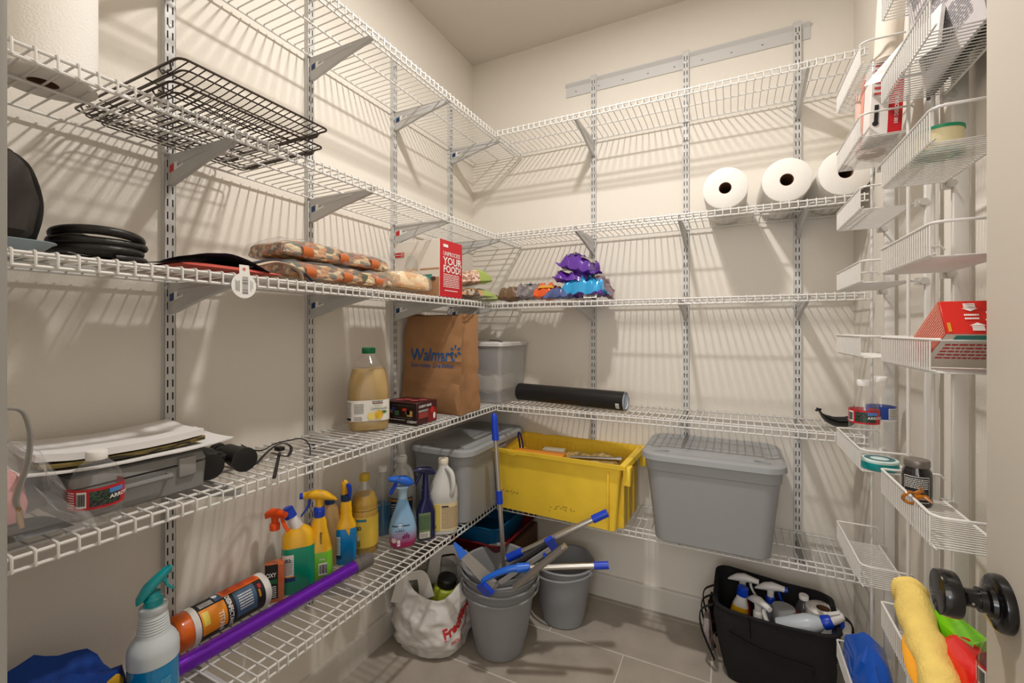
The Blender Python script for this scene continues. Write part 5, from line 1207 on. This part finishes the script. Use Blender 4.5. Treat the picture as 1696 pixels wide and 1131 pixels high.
# buckets
BKT = mat('bucket_grey', rgb(146, 148, 152), .38, bump=.04, bscale=200)
def bucket(c, rz, label, h=.262, rt=.128, rb=.088, group=None):
    t = thing('bucket', label, 'bucket', c, rz, group)
    def ring(r, z, sp=0): return [((r*(1+.07*cos(a)**2)+sp*max(0, cos(a-pi/2))**14)*cos(a), (r*(1-.0)+sp*max(0, cos(a-pi/2))**14)*sin(a), z) for a in [2*pi*i/56 for i in range(56)]]
    R_ = lambda z: rb+(rt-rb)*(z/h)**.85
    b = MB().loft([ring(rb-.008, .0), ring(rb, .004), ring(R_(.08), .08), ring(R_(.17), .17), ring(R_(h-.05), h-.05), ring(R_(h-.05)+.004, h-.047, .004), ring(R_(h-.01)+.004, h-.010, .014), ring(rt+.010, h-.006, .016), ring(rt+.013, h, .018), ring(rt+.009, h+.004, .016), ring(rt, h+.001, .014), ring(R_(h-.05)-.003, h-.05, .003), ring(rb-.003, .010)], cap1=True)
    b.build('bucket_body', BKT, t)
    for s_ in (-1, 1): MB().tube([(s_*(rt*1.07+.004), 0, h-.014), (s_*(rt*1.07+.017), 0, h-.014)], [.012, .010], 16).build('handle_pivot', BKT, t)
    R2 = rt*1.07+.012
    pts = cr([(-R2, 0, h-.014), (-R2*.92, -.055, h-.018), (-R2*.55, -.118, h-.022), (0, -.143, h-.024), (R2*.55, -.118, h-.022), (R2*.92, -.055, h-.018), (R2, 0, h-.014)], 6)
    MB().tube(pts, .0045, 8).build('bail_handle', BKT, t); return t
bx_, by_ = -.815, 1.535
grp = 'nested stack of grey buckets'
r0 = face_cam((bx_, by_))+pi/2
bucket((bx_, by_, .001), r0, 'grey plastic bucket at the bottom of the nested stack', group=grp)
bucket((bx_+.002, by_, .036), r0+.15, 'grey plastic bucket in the middle of the nested stack', group=grp)
bucket((bx_-.002, by_+.002, .070), r0-.1, 'topmost grey bucket of the stack, holding the mop poles', group=grp)
bucket((-.655, 1.815, .001), face_cam((-.655, 1.815))+pi/2-.6, 'single grey bucket by the back wall, right of the stack', h=.25, rt=.120, rb=.085)

SILV = mat('brushed_silver', rgb(196, 190, 182), .28, .85)
BLG = mat('blue_grip', rgb(8, 62, 196), .4, coat=.2)
def P3(px, py, z): return at(px, py, z=z)
# vertical pole
t = thing('mop_pole', 'tall silver telescopic pole with blue grip standing upright in the buckets', 'mop pole', (0, 0, 0))
a, e = P3(818, 684, 1.80), P3(836, 958, 1.765); e.z -= .13; e = P3(836, 958, 1.765)+(P3(836, 958, 1.765)-a).normalized()*.12
def seg(k0, k1): return [a+(e-a)*k0, a+(e-a)*k1]
MB().tube(seg(.12, 1), .0095, 20).build('pole_tube', SILV, t); MB().tube([a, a+(e-a)*.01, a+(e-a)*.03, a+(e-a)*.14], [.005, .0115, .0135, .0145], 20).build('grip', BLG, t); MB().tube(seg(.40, .466), .0135, 20).build('collar', BLG, t)
# upper right-leaning pole
def pole(label, p0, p1, z0, z1, parts, name='mop_pole', cat='mop pole', r=.011, m=SILV):
    t = thing(name, label, cat, (0, 0, 0)); a, e = P3(*p0, z0), P3(*p1, z1)
    for nm, k0, k1, rr2, mm in parts: MB().tube([a+(e-a)*k0, a+(e-a)*k1], rr2, 20).build(nm, mm, t)
    return t, a, e
pole('silver pole with blue ends leaning up to the right over the single bucket', (838, 926), (1006, 849), 1.66, 1.60, [('pole_tube', 0, .95, .0105, SILV), ('end_grip', .86, 1, .0145, BLG), ('joint', .02, .17, .0155, BLG)])
pole('silver mop pole with blue swivel joint pointing straight right', (868, 940), (1008, 936), 1.56, 1.52, [('pole_tube', 0, .95, .0095, SILV), ('end_grip', .83, 1, .013, BLG)])
tj = bpy.data.objects['mop_pole.002'] if 'mop_pole.002' in bpy.data.objects else t
j0, j1, j2, j3 = P3(800, 962, 1.56), P3(822, 950, 1.56), P3(846, 942, 1.56), P3(876, 938, 1.56)
MB().tube(cr([P3(806, 972, 1.56), j0, j1, j2, j3, P3(876, 938, 1.56)], 5), [(.006+.006*min(1, i/14)) for i in range(26)], 16).build('swivel_joint', BB, tj)
MB().tube([P3(856, 941, 1.56), P3(876, 939, 1.56)], [.017, .015], 10).build('locking_collar', BB, tj)
t, a, e = pole('bare silver pole with threaded tip, crossing the other poles diagonally', (852, 972), (937, 903), 1.54, 1.50, [('pole_tube', 0, .93, .0115, mat('dull_aluminium', rgb(150, 144, 138), .35, .7)), ('threaded_tip', .93, 1, .0085, SILV)])
b = MB(); 
for i in range(4): q = a+(e-a)*(.935+i*.018); b.tube([q, q+(e-a)*.007], .0105, 16)
b.build('thread_rings', SILV, t)
# squeegee blade standing in the bucket (left)
def slab(t, p0, p1, wdir, w0, w1, th, m, nm):
    d = (p1-p0).normalized(); n = d.cross(wdir).normalized(); wv = n.cross(d).normalized(); b = MB()
    v = [p0-wv*w0/2-n*th/2, p0+wv*w0/2-n*th/2, p0+wv*w0/2+n*th/2, p0-wv*w0/2+n*th/2, p1-wv*w1/2-n*th/2, p1+wv*w1/2-n*th/2, p1+wv*w1/2+n*th/2, p1-wv*w1/2+n*th/2]
    b.add(v, [(0, 3, 2, 1), (4, 5, 6, 7), (0, 1, 5, 4), (1, 2, 6, 5), (2, 3, 7, 6), (3, 0, 4, 7)], False); return b.build(nm, m, t, bevel=.001, seg=1)
t = thing('flat_mop_head', 'grey flat mop head with blue tip leaning out of the bucket stack to the left', 'mop head', (0, 0, 0))
wd = Vector((.5, .35, 1)).normalized(); G1 = mat('mop_plate_grey', rgb(146, 140, 134), .4)
slab(t, P3(765, 916, 1.62), P3(822, 974, 1.60), Vector((.25, .6, 1)), .034, .050, .006, G1, 'mop_plate'); slab(t, P3(752, 899, 1.625), P3(768, 921, 1.618), Vector((.25, .6, 1)), .010, .036, .011, BB, 'blue_tip')
t = thing('flat_mop_head', 'black and silver flat mop head with blue end, lying across the bucket rims', 'mop head', (0, 0, 0))
wd = Vector((-.4, -.3, .9)); p0, p1 = P3(824, 962, 1.60), P3(915, 901, 1.62)
slab(t, p0, p1, Vector((.2, -.5, 1)), .075, .075, .008, mat('mop_dark_plate', rgb(52, 52, 56), .4), 'mop_plate'); 
off = Vector((.0, -.008, -.010)); slab(t, p0+(p1-p0)*.05+off, p0+(p1-p0)*.97+off, Vector((.2, -.5, 1)), .030, .030, .004, mat('mop_silver_strip', rgb(176, 176, 180), .35), 'silver_strip')
slab(t, p0+(p1-p0)*.93, p1+(p1-p0)*.06, Vector((.2, -.5, 1)), .085, .085, .014, BLG, 'blue_end'); q = p0+(p1-p0)*.86+Vector((.006, -.016, -.012)); MB().tube([q, q+Vector((.001, -.004, .001))], .007, 16).build('blue_button', BLG, t)
slab(t, P3(796, 968, 1.56), P3(812, 984, 1.56), Vector((.2, -.5, 1)), .05, .05, .014, BLG, 'lower_clip')

# ---- black tote of cleaning supplies
TOT = mat('black_canvas', rgb(17, 16, 18), .8, bump=.35, bscale=420)
t = thing('cleaning_tote', 'black soft-sided tote full of spray bottles on floor at the back right', 'tote bag', (.130, 1.825, .001), -.03)
HXT, HYT, HT = .185, .118, .275
def tb(u, v):
    pts_ = rring(0, 1, 1, .3, n=9); n_ = len(pts_); k = u*n_; i = int(k) % n_; fr_ = k-int(k); a_, b_ = pts_[i], pts_[(i+1) % n_]
    x, y = a_[0]+(b_[0]-a_[0])*fr_, a_[1]+(b_[1]-a_[1])*fr_
    k_ = (1-v)**3; sx_ = 1-.10*(1-v)-.06*k_; q = Vector((x*HXT*sx_+.015*k_, y*HYT*(1-.08*(1-v)-.14*k_)+.015*k_, HT*v))
    q.z += (.018*max(0, y)*v-.012*max(0, -y)*(1-x*x)*v+.02*max(0, -x)*max(0, y)*v)
    n = .010*fbm(q, 12, 7, 3); q.x *= 1+n*5*.6; q.y *= 1+n*6*.6; return q
b = MB().grid(tb, 120, 26, wrapu=True)
inn_ = lambda u, v: Vector((tb(u, 1-.8*v).x*.955, tb(u, 1-.8*v).y*.93, tb(u, 1-.8*v).z))
b.grid(inn_, 120, 12, wrapu=True); b.loft([[tb(i/120, 1) for i in range(120)], [inn_(i/120, 0) for i in range(120)]], False, False)
b.add([tb(i/40, 0) for i in range(40)], [tuple(range(40))]); b.add([inn_(i/40, 1) for i in range(40)], [tuple(range(40))])
b.build('tote_body', TOT, t)
MB().tube([tb(i/60, .985)*1.008 for i in range(60)], .0042, 8, closed=True).build('rim_binding', TOT, t)
zp = cr([(-.135, -.1, .198), (-.06, -.1, .172), (.03, -.1, .158), (.11, -.1, .152)], 6)
def snap(p): # push a point out to the front cloth
    best = min((tb(i/240, p.z/HT) for i in range(120, 240)), key=lambda q: abs(q.x-p.x)+(0 if q.y < 0 else 9)); return Vector((p.x, best.y-.0022, p.z))
ZP = mat('black_zip', rgb(12, 12, 13), .35)
MB().tube([snap(p_) for p_ in zp], [(.0016, .004)]*len(zp), 8).build('zip', ZP, t)
MB().tube([snap(Vector((.11, -.1, .152))), snap(Vector((.112, -.1, .134))), snap(Vector((.113, -.1, .118)))], [.002, .003, .0015], 8).build('zip_pull', ZP, t)
# side mesh pocket, strap, loops
b = MB().grid(lambda u, v: Vector((-HXT*(.90+.10*v)-.012-.022*sin(pi*u)*(1-.4*v), -.085+.16*u, .07+.15*v+.008*sin(u*17))), 20, 12)
b.build('mesh_pocket', mix_mat('black_mesh', [rgb(20, 20, 22), rgb(96, 90, 88), rgb(28, 24, 26), rgb(120, 40, 44), rgb(34, 32, 34)], 75, .6, bump=.3), t)
for y in (-.07, .0, .07):
    sweep_belt(cr([(-HXT*1.0-.004, y, .25), (-HXT-.045, y, .215), (-HXT-.042, y+.01, .14), (-HXT*.9-.018, y, .05)]), .008, .0022).build('side_strap', TOT, t)
MB().box((-HXT-.040, -.03, .075), (-HXT-.018, .02, .165)).build('white_packet', mat('dull_white_pack', rgb(150, 140, 140), .5, var=.3, vscale=60), t, bevel=.006)
sweep_belt(cr([(-.075, -.108, .268), (-.072, -.112, .235), (-.070, -.114, .20)]), .024, .002).build('front_strap', TOT, t)
sweep_belt(cr([(.19, .03, .25), (.215, .03, .262), (.235, .03, .235), (.225, .02, .17)]), .014, .003).build('side_handle', TOT, t)
tote_loc = Vector((.130, 1.825, .001))
WPL = mat('white_plastic', rgb(226, 224, 222), .35)
def tp(px, py, y): q = at(px, py, Y=y); return q
def cyl_bottle(c, label, R, H, m, headm, trigm, ang, tilt=(0, 0, 0), style=1, cm=None, name='spray_bottle'):
    t = thing(name, label, 'spray bottle', c, tilt)
    MB().lathe([(R*.9, 0), (R, .005), (R, H*.72), (R*.8, H*.82), (R*.5, H*.93), (.0125, H)], 28, cap0=True, cap1=True).build('body', m, t)
    sprayer(t, H, headm, trigm, 1.1, style, ang, mc=cm); return t
# white sprayer and yellow bottle (left end)
c = at(1228, 985, Y=1.88); cyl_bottle((c.x+.004, 1.885, .03), 'white-headed spray bottle with red collar at the left end of the tote', .030, .225, mat('red_liquid', rgb(170, 36, 40), .3), WPL, WPL, pi-.2+pi, (0, 0, 0))
c = at(1212, 985, Y=1.82); t = thing('cleaner_bottle', 'yellow and white bottle with blue cap at the left end of the tote', 'cleaner bottle', (c.x+.002, 1.822, .05), (0, radians(8), 0))
MB().rr([(0, .03, .022, .02), (.15, .032, .024, .02), (.19, .026, .02, .018)]).build('body', YEL, t); MB().rr([(.19, .026, .02, .018), (.215, .018, .016, .016), (.235, .0145, .0145, .0145)]).build('white_neck', WPL, t); MB().lathe([(.018, .228), (.019, .231), (.018, .256), (.014, .260), (0, .260)], 26, cap0=True).build('cap', BLUE, t)
c = at(1276, 985, Y=1.89); cyl_bottle((c.x, 1.885, .02), 'clear bottle with white head and blue trigger at the back of the tote', .030, .225, mat('pale_grey_bottle', rgb(150, 160, 180), .3), WPL, BLUE, -.1, cm=BLUE)
c = at(1262, 1012, Y=1.79); cyl_bottle((c.x-.012, 1.790, .05), 'white trigger sprayer with brown label at the front of the tote', .030, .182, mat('brown_label_bottle', rgb(116, 90, 52), .4), WPL, WPL, -.9)
t = thing('grey_cylinder', 'plain grey cylinder container with white label in the middle of the tote', 'container', (at(1298, 1020, Y=1.815).x, 1.815, .035), (0, 0, -pi/2+.3))
MB().lathe([(.034, 0), (.036, .003), (.036, .232), (.035, .236), (.0, .2345)], 36, cap0=True).build('cylinder', mat('mid_grey_plastic', rgb(142, 142, 142), .4), t); f = lambda u, v, k=1: Vector(((.0364+.0005*k)*cos(u/.0364), (.0364+.0005*k)*sin(u/.0364), v)); patch(t, f, -.035, .10, .018, .175, WLAB, 'label', nu=12); patch(t, f, -.03, .140, .012, .143, NAVY, 'printed_line', nu=6, k=2)
c = Vector((at(1332, 1000, Y=1.855).x, 1.865, .10)); water_bottle(c, 'clear water bottle with red label standing at the back of the tote', rot=-pi/2+.2)
t = thing('toilet_roll', 'white paper roll with brown core standing in the right end of the tote', 'paper roll', (at(1364, 1000, Y=1.865).x, 1.872, .145)); towel_roll(.052, .125).build('sheets', PAPER, t); MB().lathe([(.0205, .001), (.0205, .1245), (.0195, .1245), (.0195, .001), (.0205, .001)], 24).build('cardboard_core', CARD, t)
c = at(1352, 1040, Y=1.775); t = thing('spray_bottle', 'translucent bottle with blue trigger head tipped over at the front right of the tote', 'spray bottle', (c.x-.062, 1.775, .235), (0, radians(64), -.05))
MB().lathe([(.030, -.05), (.034, -.046), (.034, .045), (.030, .06), (.022, .078), (.016, .088), (.016, .094)], 30, cap0=True, cap1=True).build('body', mat('cloudy_plastic', rgb(196, 204, 210), .3, alpha=.93), t); MB().lathe([(.0205, .088), (.0215, .091), (.020, .112), (.017, .118)], 26, cap0=True, cap1=True).build('collar', BLUE, t)
MB().tube([(0, 0, .11), (-.006, 0, .13), (-.010, 0, .150), (-.010, 0, .156)], [(.014, .014), (.015, .014), (.012, .012), (.008, .009)], 16).build('spray_head', WPL, t); MB().tube([(.004, 0, .145), (.016, 0, .140), (.030, 0, .122), (.040, 0, .100)], [(.006, .008), (.006, .008), (.006, .008), (.004, .007)], 12).build('trigger', BLUE, t)
patch(t, lambda u, v, k=1: Vector((-.0235+0*v, u, v)), -.010, .118, .010, .15, WHITE, 'white_tag')

# ------------------------------------------------------------------ in the wall baskets
def bk(c, i): return ROWS[i]-.05+.0025
yA, yB_ = sum(COLS['A'])/2, sum(COLS['B'])/2
# papers in the upper door-side basket
PAP = mat('printer_paper', rgb(214, 208, 210), .7)
t = thing('printed_papers', 'stack of printed letter paper leaning in upper basket beside the door', 'papers', (.335, .99, bk('B', 2)), (0, radians(-9), 0))
MB().box((-.003, -.11, 0), (.003, .12, .215)).build('sheets', PAP, t)
f = plane_fn((-.003, .12, 0), (0, -1, 0), (0, 0, 1), .0006); PI_ = mat('print_ink', rgb(120, 118, 124), .6)
for i in range(3): scribble(t, f, .02, .03+i*.060, .20, .078+i*.060, 11, PI_, seed=20+i)
t = thing('open_booklet', 'white booklet jutting out over the upper basket rim toward the corner', 'booklet', (0, 0, 0))
pl = [at(1430, 143, Y=1.30), at(1480, 129, Y=1.15), at(1552, 75, Y=.96), at(1560, 5, Y=.98), at(1510, 52, Y=1.16)]
nn = Vector((.006, .002, .003)); b = MB(); b.add(pl+[q+nn for q in pl], [(0, 1, 2, 3, 4), (9, 8, 7, 6, 5)]+[(i, (i+1) % 5, 5+(i+1) % 5, 5+i) for i in range(5)], False); b.build('pages', mat('booklet_paper', rgb(228, 224, 222), .6), t)
t = thing('black_folder', 'black folder edge behind the papers in the top door-side baskets', 'folder', (.350, 1.02, bk('B', 2)+.002), (0, radians(-4), 0)); MB().box((-.002, -.11, 0), (.003, .14, .27)).build('cover', mat('dark_folder', rgb(38, 34, 34), .5), t, bevel=.001)
t = thing('white_roll', 'pale rolled paper tube standing in the top basket by the back corner', 'paper roll', (.325, 1.315, bk('A', 1)), (0, radians(3), 0)); MB().lathe([(.0, 0), (.022, .001), (.026, .006), (.026, .26), (.024, .262)], 30, cap1=True).build('roll', mat('cream_roll', rgb(226, 214, 200), .7), t)
# red white box in the second basket near the corner
t = thing('foil_box', 'long white and red printed carton standing in the second basket by the corner', 'carton', (.318, 1.335, bk('A', 2)), (radians(-2), radians(3), 0))
carton(t, (-.030, -.030, 0), (.030, .06, .185), mat('foil_card', rgb(232, 226, 222), .45)); f = plane_fn((-.030, -.030, 0), (1, 0, 0), (0, 0, 1), .0006); patch(t, f, .034, 0, .060, .185, RCARD, 'red_side', k=1)
lettering(t, '100 DISPOSABLE', .010, lambda u, v: f(.052-v, .02+u, 3), WHITE, bold=.02); scribble(t, f, .006, .09, .03, .17, 6, RED, seed=2); patch(t, f, .008, .03, .016, .07, INK, 'logo_mark', k=2); blob(t, f, .011, .026, .006, .006, INK, 'logo_mark', 2)
f = plane_fn((-.030, .06, 0), (0, -1, 0), (0, 0, 1), .0006); patch(t, f, .0, .0, .03, .185, mat('pale_coral_print', rgb(226, 150, 130), .5), 'coral_side')
t = thing('pink_roll', 'pale pink translucent roll standing beside the red and white carton', 'roll', (.324, 1.45, bk('A', 2)), 0); MB().lathe([(.028, 0), (.032, .003), (.032, .16), (.028, .163)], 28, cap0=True, cap1=True).build('roll', mat('pale_pink_film', rgb(222, 190, 178), .4), t)
# tape reel in the third door-side row
t = thing('tape_roll', 'roll of ivory tape with green edges behind the basket wires beside the door', 'tape', (.305, .962, bk('B', 3)+.0005), (0, 0, 0)); t.scale = (.85, .85, .95); MB().lathe([(.020, .004), (.034, .004), (.034, .038), (.020, .038), (.020, .004)], 36).build('ivory_tape', mat('ivory_tape', rgb(226, 212, 168), .5), t); 
for z in (0, .038): MB().lathe([(.018, z), (.036, z), (.036, z+.005), (.018, z+.005), (.018, z)], 36).build('green_flange', mat('green_flange', rgb(20, 140, 96), .4), t)
# red tissue box
t = thing('red_box', 'red carton with white arrows leaning in the fifth basket beside the door', 'box', (.279, .884, 1.286), (radians(-29), 0, 0))
RB = mat('bright_red_card', rgb(206, 40, 30), .4); L_, h_, w_ = .112, .056, .084
carton(t, (0, 0, -h_), (w_, L_, 0), RB); f = plane_fn((0, 0, -h_), (1, 0, 0), (0, 0, 1), .0006)
def arrow(u, v, d, nm='printed_arrow'):
    b = MB(); b.add([f(u-.009, v, 2), f(u+.009, v, 2), f(u, v+d*.005, 2)], [(0, 1, 2)], False)
    for i in range(3): b.add([f(u-.0065, v-d*(.001+i*.0026), 2), f(u+.0065, v-d*(.001+i*.0026), 2), f(u+.0065, v-d*(.003+i*.0026), 2), f(u-.0065, v-d*(.003+i*.0026), 2)], [(0, 1, 2, 3)], False)
    b.build(nm, WHITE, t)
arrow(.032, .042, -1); arrow(.036, .013, 1); scribble(t, f, .024, .022, .040, .034, 2, WHITE, seed=5)
MB().tube(cr([f(.058, .040, 3), f(.048, .034, 3), f(.058, .028, 3), f(.046, .022, 3), f(.056, .012, 3)], 5), .0007, 5).build('printed_scrawl', WHITE, t)
patch(t, f, .003, .003, .007, .018, YEF, 'yellow_mark', k=2)
f2 = plane_fn((0, L_, -h_), (0, -1, 0), (0, 0, 1), .0006); patch(t, f2, .0, 0, L_, h_, mat('salmon_card', rgb(222, 116, 96), .5), 'salmon_side'); scribble(t, f2, .003, .003, L_-.003, h_-.003, 12, mat('pale_salmon', rgb(236, 170, 150), .5), seed=9, k=2)
f3 = plane_fn((0, L_, -h_), (1, 0, 0), (0, -1, 0), .0006); patch(t, f3, 0, 0, w_, L_, mat('pale_card_base', rgb(216, 206, 196), .5), 'pale_base'); patch(t, f3, .012, .092, w_, .108, mat('deep_teal_print', rgb(30, 130, 120), .5), 'teal_print', k=2); scribble(t, f3, .008, .03, .08, .085, 5, RED, seed=11)
# water bottles and tin
water_bottle((.306, 1.43, bk('A', 6)), 'empty clear water bottle with red label in the basket by the corner', rot=face_cam((.318, 1.425))-.15, H=.198, R=.032)
water_bottle((.352, 1.478, bk('A', 6)), 'empty clear water bottle with blue label behind the red-labelled one', rot=face_cam((.33, 1.5))+.35, H=.205, R=.031, red=False)
t = thing('round_tin', 'flat round teal tin with printed white lid lying in front of water bottles', 'tin', (.313, 1.325, bk('A', 6)), -.8); TN = mat('teal_tin', rgb(0, 146, 150), .35)
MB().lathe([(.034, 0), (.036, .002), (.036, .017), (.0, .017)], 40, cap0=True).build('tin_body', TN, t); MB().lathe([(.0, .0175), (.036, .017), (.0362, .022), (.034, .0235), (0, .0235)], 40).build('lid', mat('pale_mint', rgb(206, 228, 224), .4), t)
f = plane_fn((0, 0, .0235), (1, 0, 0), (0, 1, 0), .0006); b = MB(); b.add([f(r*cos(a), r*sin(a), 1) for r in (.018, .029) for a in [i*pi/16 for i in range(32)]], [(i, (i+1) % 32, 32+(i+1) % 32, 32+i) for i in range(32)], False); b.build('printed_ring', mat('slate_ink', rgb(70, 110, 118), .5), t)
# dark jar and twist tie
t = thing('dark_jar', 'dark glass jar with grey metal lid and black label in the sixth door-side basket', 'jar', (.312, 1.085, bk('B', 6)), face_cam((.316, 1.085))); t.scale = (.62, .62, .76); DG = mat('dark_glass', rgb(30, 28, 30), .12, coat=.6)
MB().lathe([(.030, .003), (.033, 0), (.036, .006), (.036, .074), (.034, .084), (.028, .092), (.028, .098)], 40, cap0=True, cap1=True).build('jar_body', DG, t); MB().lathe([(.0295, .093), (.031, .095), (.031, .108), (.029, .111), (0, .111)], 40, cap0=True).build('lid', mat('grey_tin_lid', rgb(128, 120, 114), .4, .5), t)
f = lambda u, v, k=1: Vector(((.0362+.0005*k)*cos(u/.0362), (.0362+.0005*k)*sin(u/.0362), v)); b = MB().grid(lambda i, j: f(-.032+.062*i, .012+.062*j), 16, 1); b.build('label_frame', WHITE, t); patch(t, f, -.0305, .0135, .0285, .0725, mat('label_black', rgb(36, 36, 38), .5), 'label', nu=16, k=2); scribble(t, f, -.028, .045, .026, .07, 6, WHITE, seed=3, k=3, nu=3); scribble(t, f, -.026, .018, .022, .040, 4, GREYINK, seed=4, k=3, nu=3)
q = at(1512, 822, X=BF); AMB = mat('amber_glass', rgb(176, 104, 14), .1, coat=.6, alpha=.9)
t = thing('amber_clip', 'shiny amber hair clip hooked over the rim of the sixth basket', 'hair clip', (BF, q.y, ROWS[6])); MB().tube([(.009*cos(a)-.004, .004*sin(2*a), .009*sin(a)) for a in [i*pi/10 for i in range(20)]], .0026, 8, closed=True).build('ring', AMB, t)
MB().tube([(.004, 0, .008), (.010, -.006, .016), (.006, -.010, .022)], [.0035, .003, .0012], 8).build('prong', AMB, t); MB().tube([(.004, -.004, .004), (.012, -.016, .008), (.018, -.022, .002)], [.0035, .004, .0012], 8).build('prong', AMB, t)
# rolled yellow cloth, green, red bags, bottle in lower basket
YC = mat('yellow_microfibre', rgb(238, 208, 116), .95, bump=1, bscale=230, var=.10, vscale=26)
t = thing('yellow_cloth', 'rolled yellow microfibre cloth standing up out of the lower door-side basket', 'cloth', (0, 0, 0))
tops_ = [(.300, 1.085, .748), (.297, 1.06, .744), (.293, 1.00, .722), (.292, .94, .705), (.288, .89, .680), (.286, .86, .668)]
pts = cr(tops_, 6); b = MB().tube(pts, [(.012, .014) if i == 0 else (.029+.003*sin(i*1.3), .027+.002*sin(i*.9)) for i in range(len(pts))], 22); b.v = [tuple(Vector(v)+Vector((.004*fbm(Vector(v), 30, 3), .004*fbm(Vector(v), 30, 5), .004*fbm(Vector(v), 30, 7)))) for v in b.v]; b.build('cloth_roll', YC, t)
MB().tube(cr([(.283, .995, .715), (.272, .965, .706), (.270, .93, .688), (.280, .905, .676)], 6), [(.006, .014)]*19, 12).build('folded_edge', mat('orange_microfibre', rgb(232, 160, 40), .9, bump=.6, bscale=300), t)
t = thing('green_packet', 'bright lime green plastic packet behind the black door knob', 'packet', (.345, 1.00, bk('B', 7)+.022), (radians(0), 0, .3)); b = MB().rr([(0, .018, .05, .014), (.04, .024, .056, .02), (.07, .020, .05, .016), (.088, .006, .045, .005)], n=7); b.v = [crumple(Vector(v), .009, 24, 4) for v in b.v]; b.build('packet_film', mat('lime_film', rgb(120, 206, 20), .3, coat=.4), t)
t = thing('red_packet', 'crinkled shiny red plastic packet beside the rolled yellow cloth', 'packet', (.335, .935, bk('B', 7)+.012), (0, 0, .1)); b = MB().rr([(0, .022, .05, .018), (.04, .028, .056, .022), (.07, .024, .05, .018), (.082, .012, .035, .01)], n=10); b.v = [crumple(Vector(v), .010, 30, 9) for v in b.v]; b.build('packet_film', mat('red_film', rgb(222, 22, 16), .22, coat=.6, bump=.5, bscale=70), t)
# blue bag in the lowest corner basket
t = thing('blue_packet', 'bright blue shiny plastic bag slumped between the tote and the lowest basket', 'plastic bag', (.318, 1.45, bk('A', 8)), 0); b = MB().rr([(0, .035, .07, .03), (.04, .044, .085, .035), (.09, .034, .065, .03), (.125, .012, .03, .01)], n=10); b.v = [crumple(Vector(v), .014, 24, 3) for v in b.v]; b.build('bag_film', mat('blue_film', rgb(8, 84, 190), .25, coat=.6, bump=.4, bscale=60), t)
# small clear bottle beside the red packet
c_ = (.350, .868, bk('B', 7)); water_bottle(c_, 'clear bottle with red and black label lying by the door knob', H=.19, R=.032, rot=face_cam(c_)-.2)
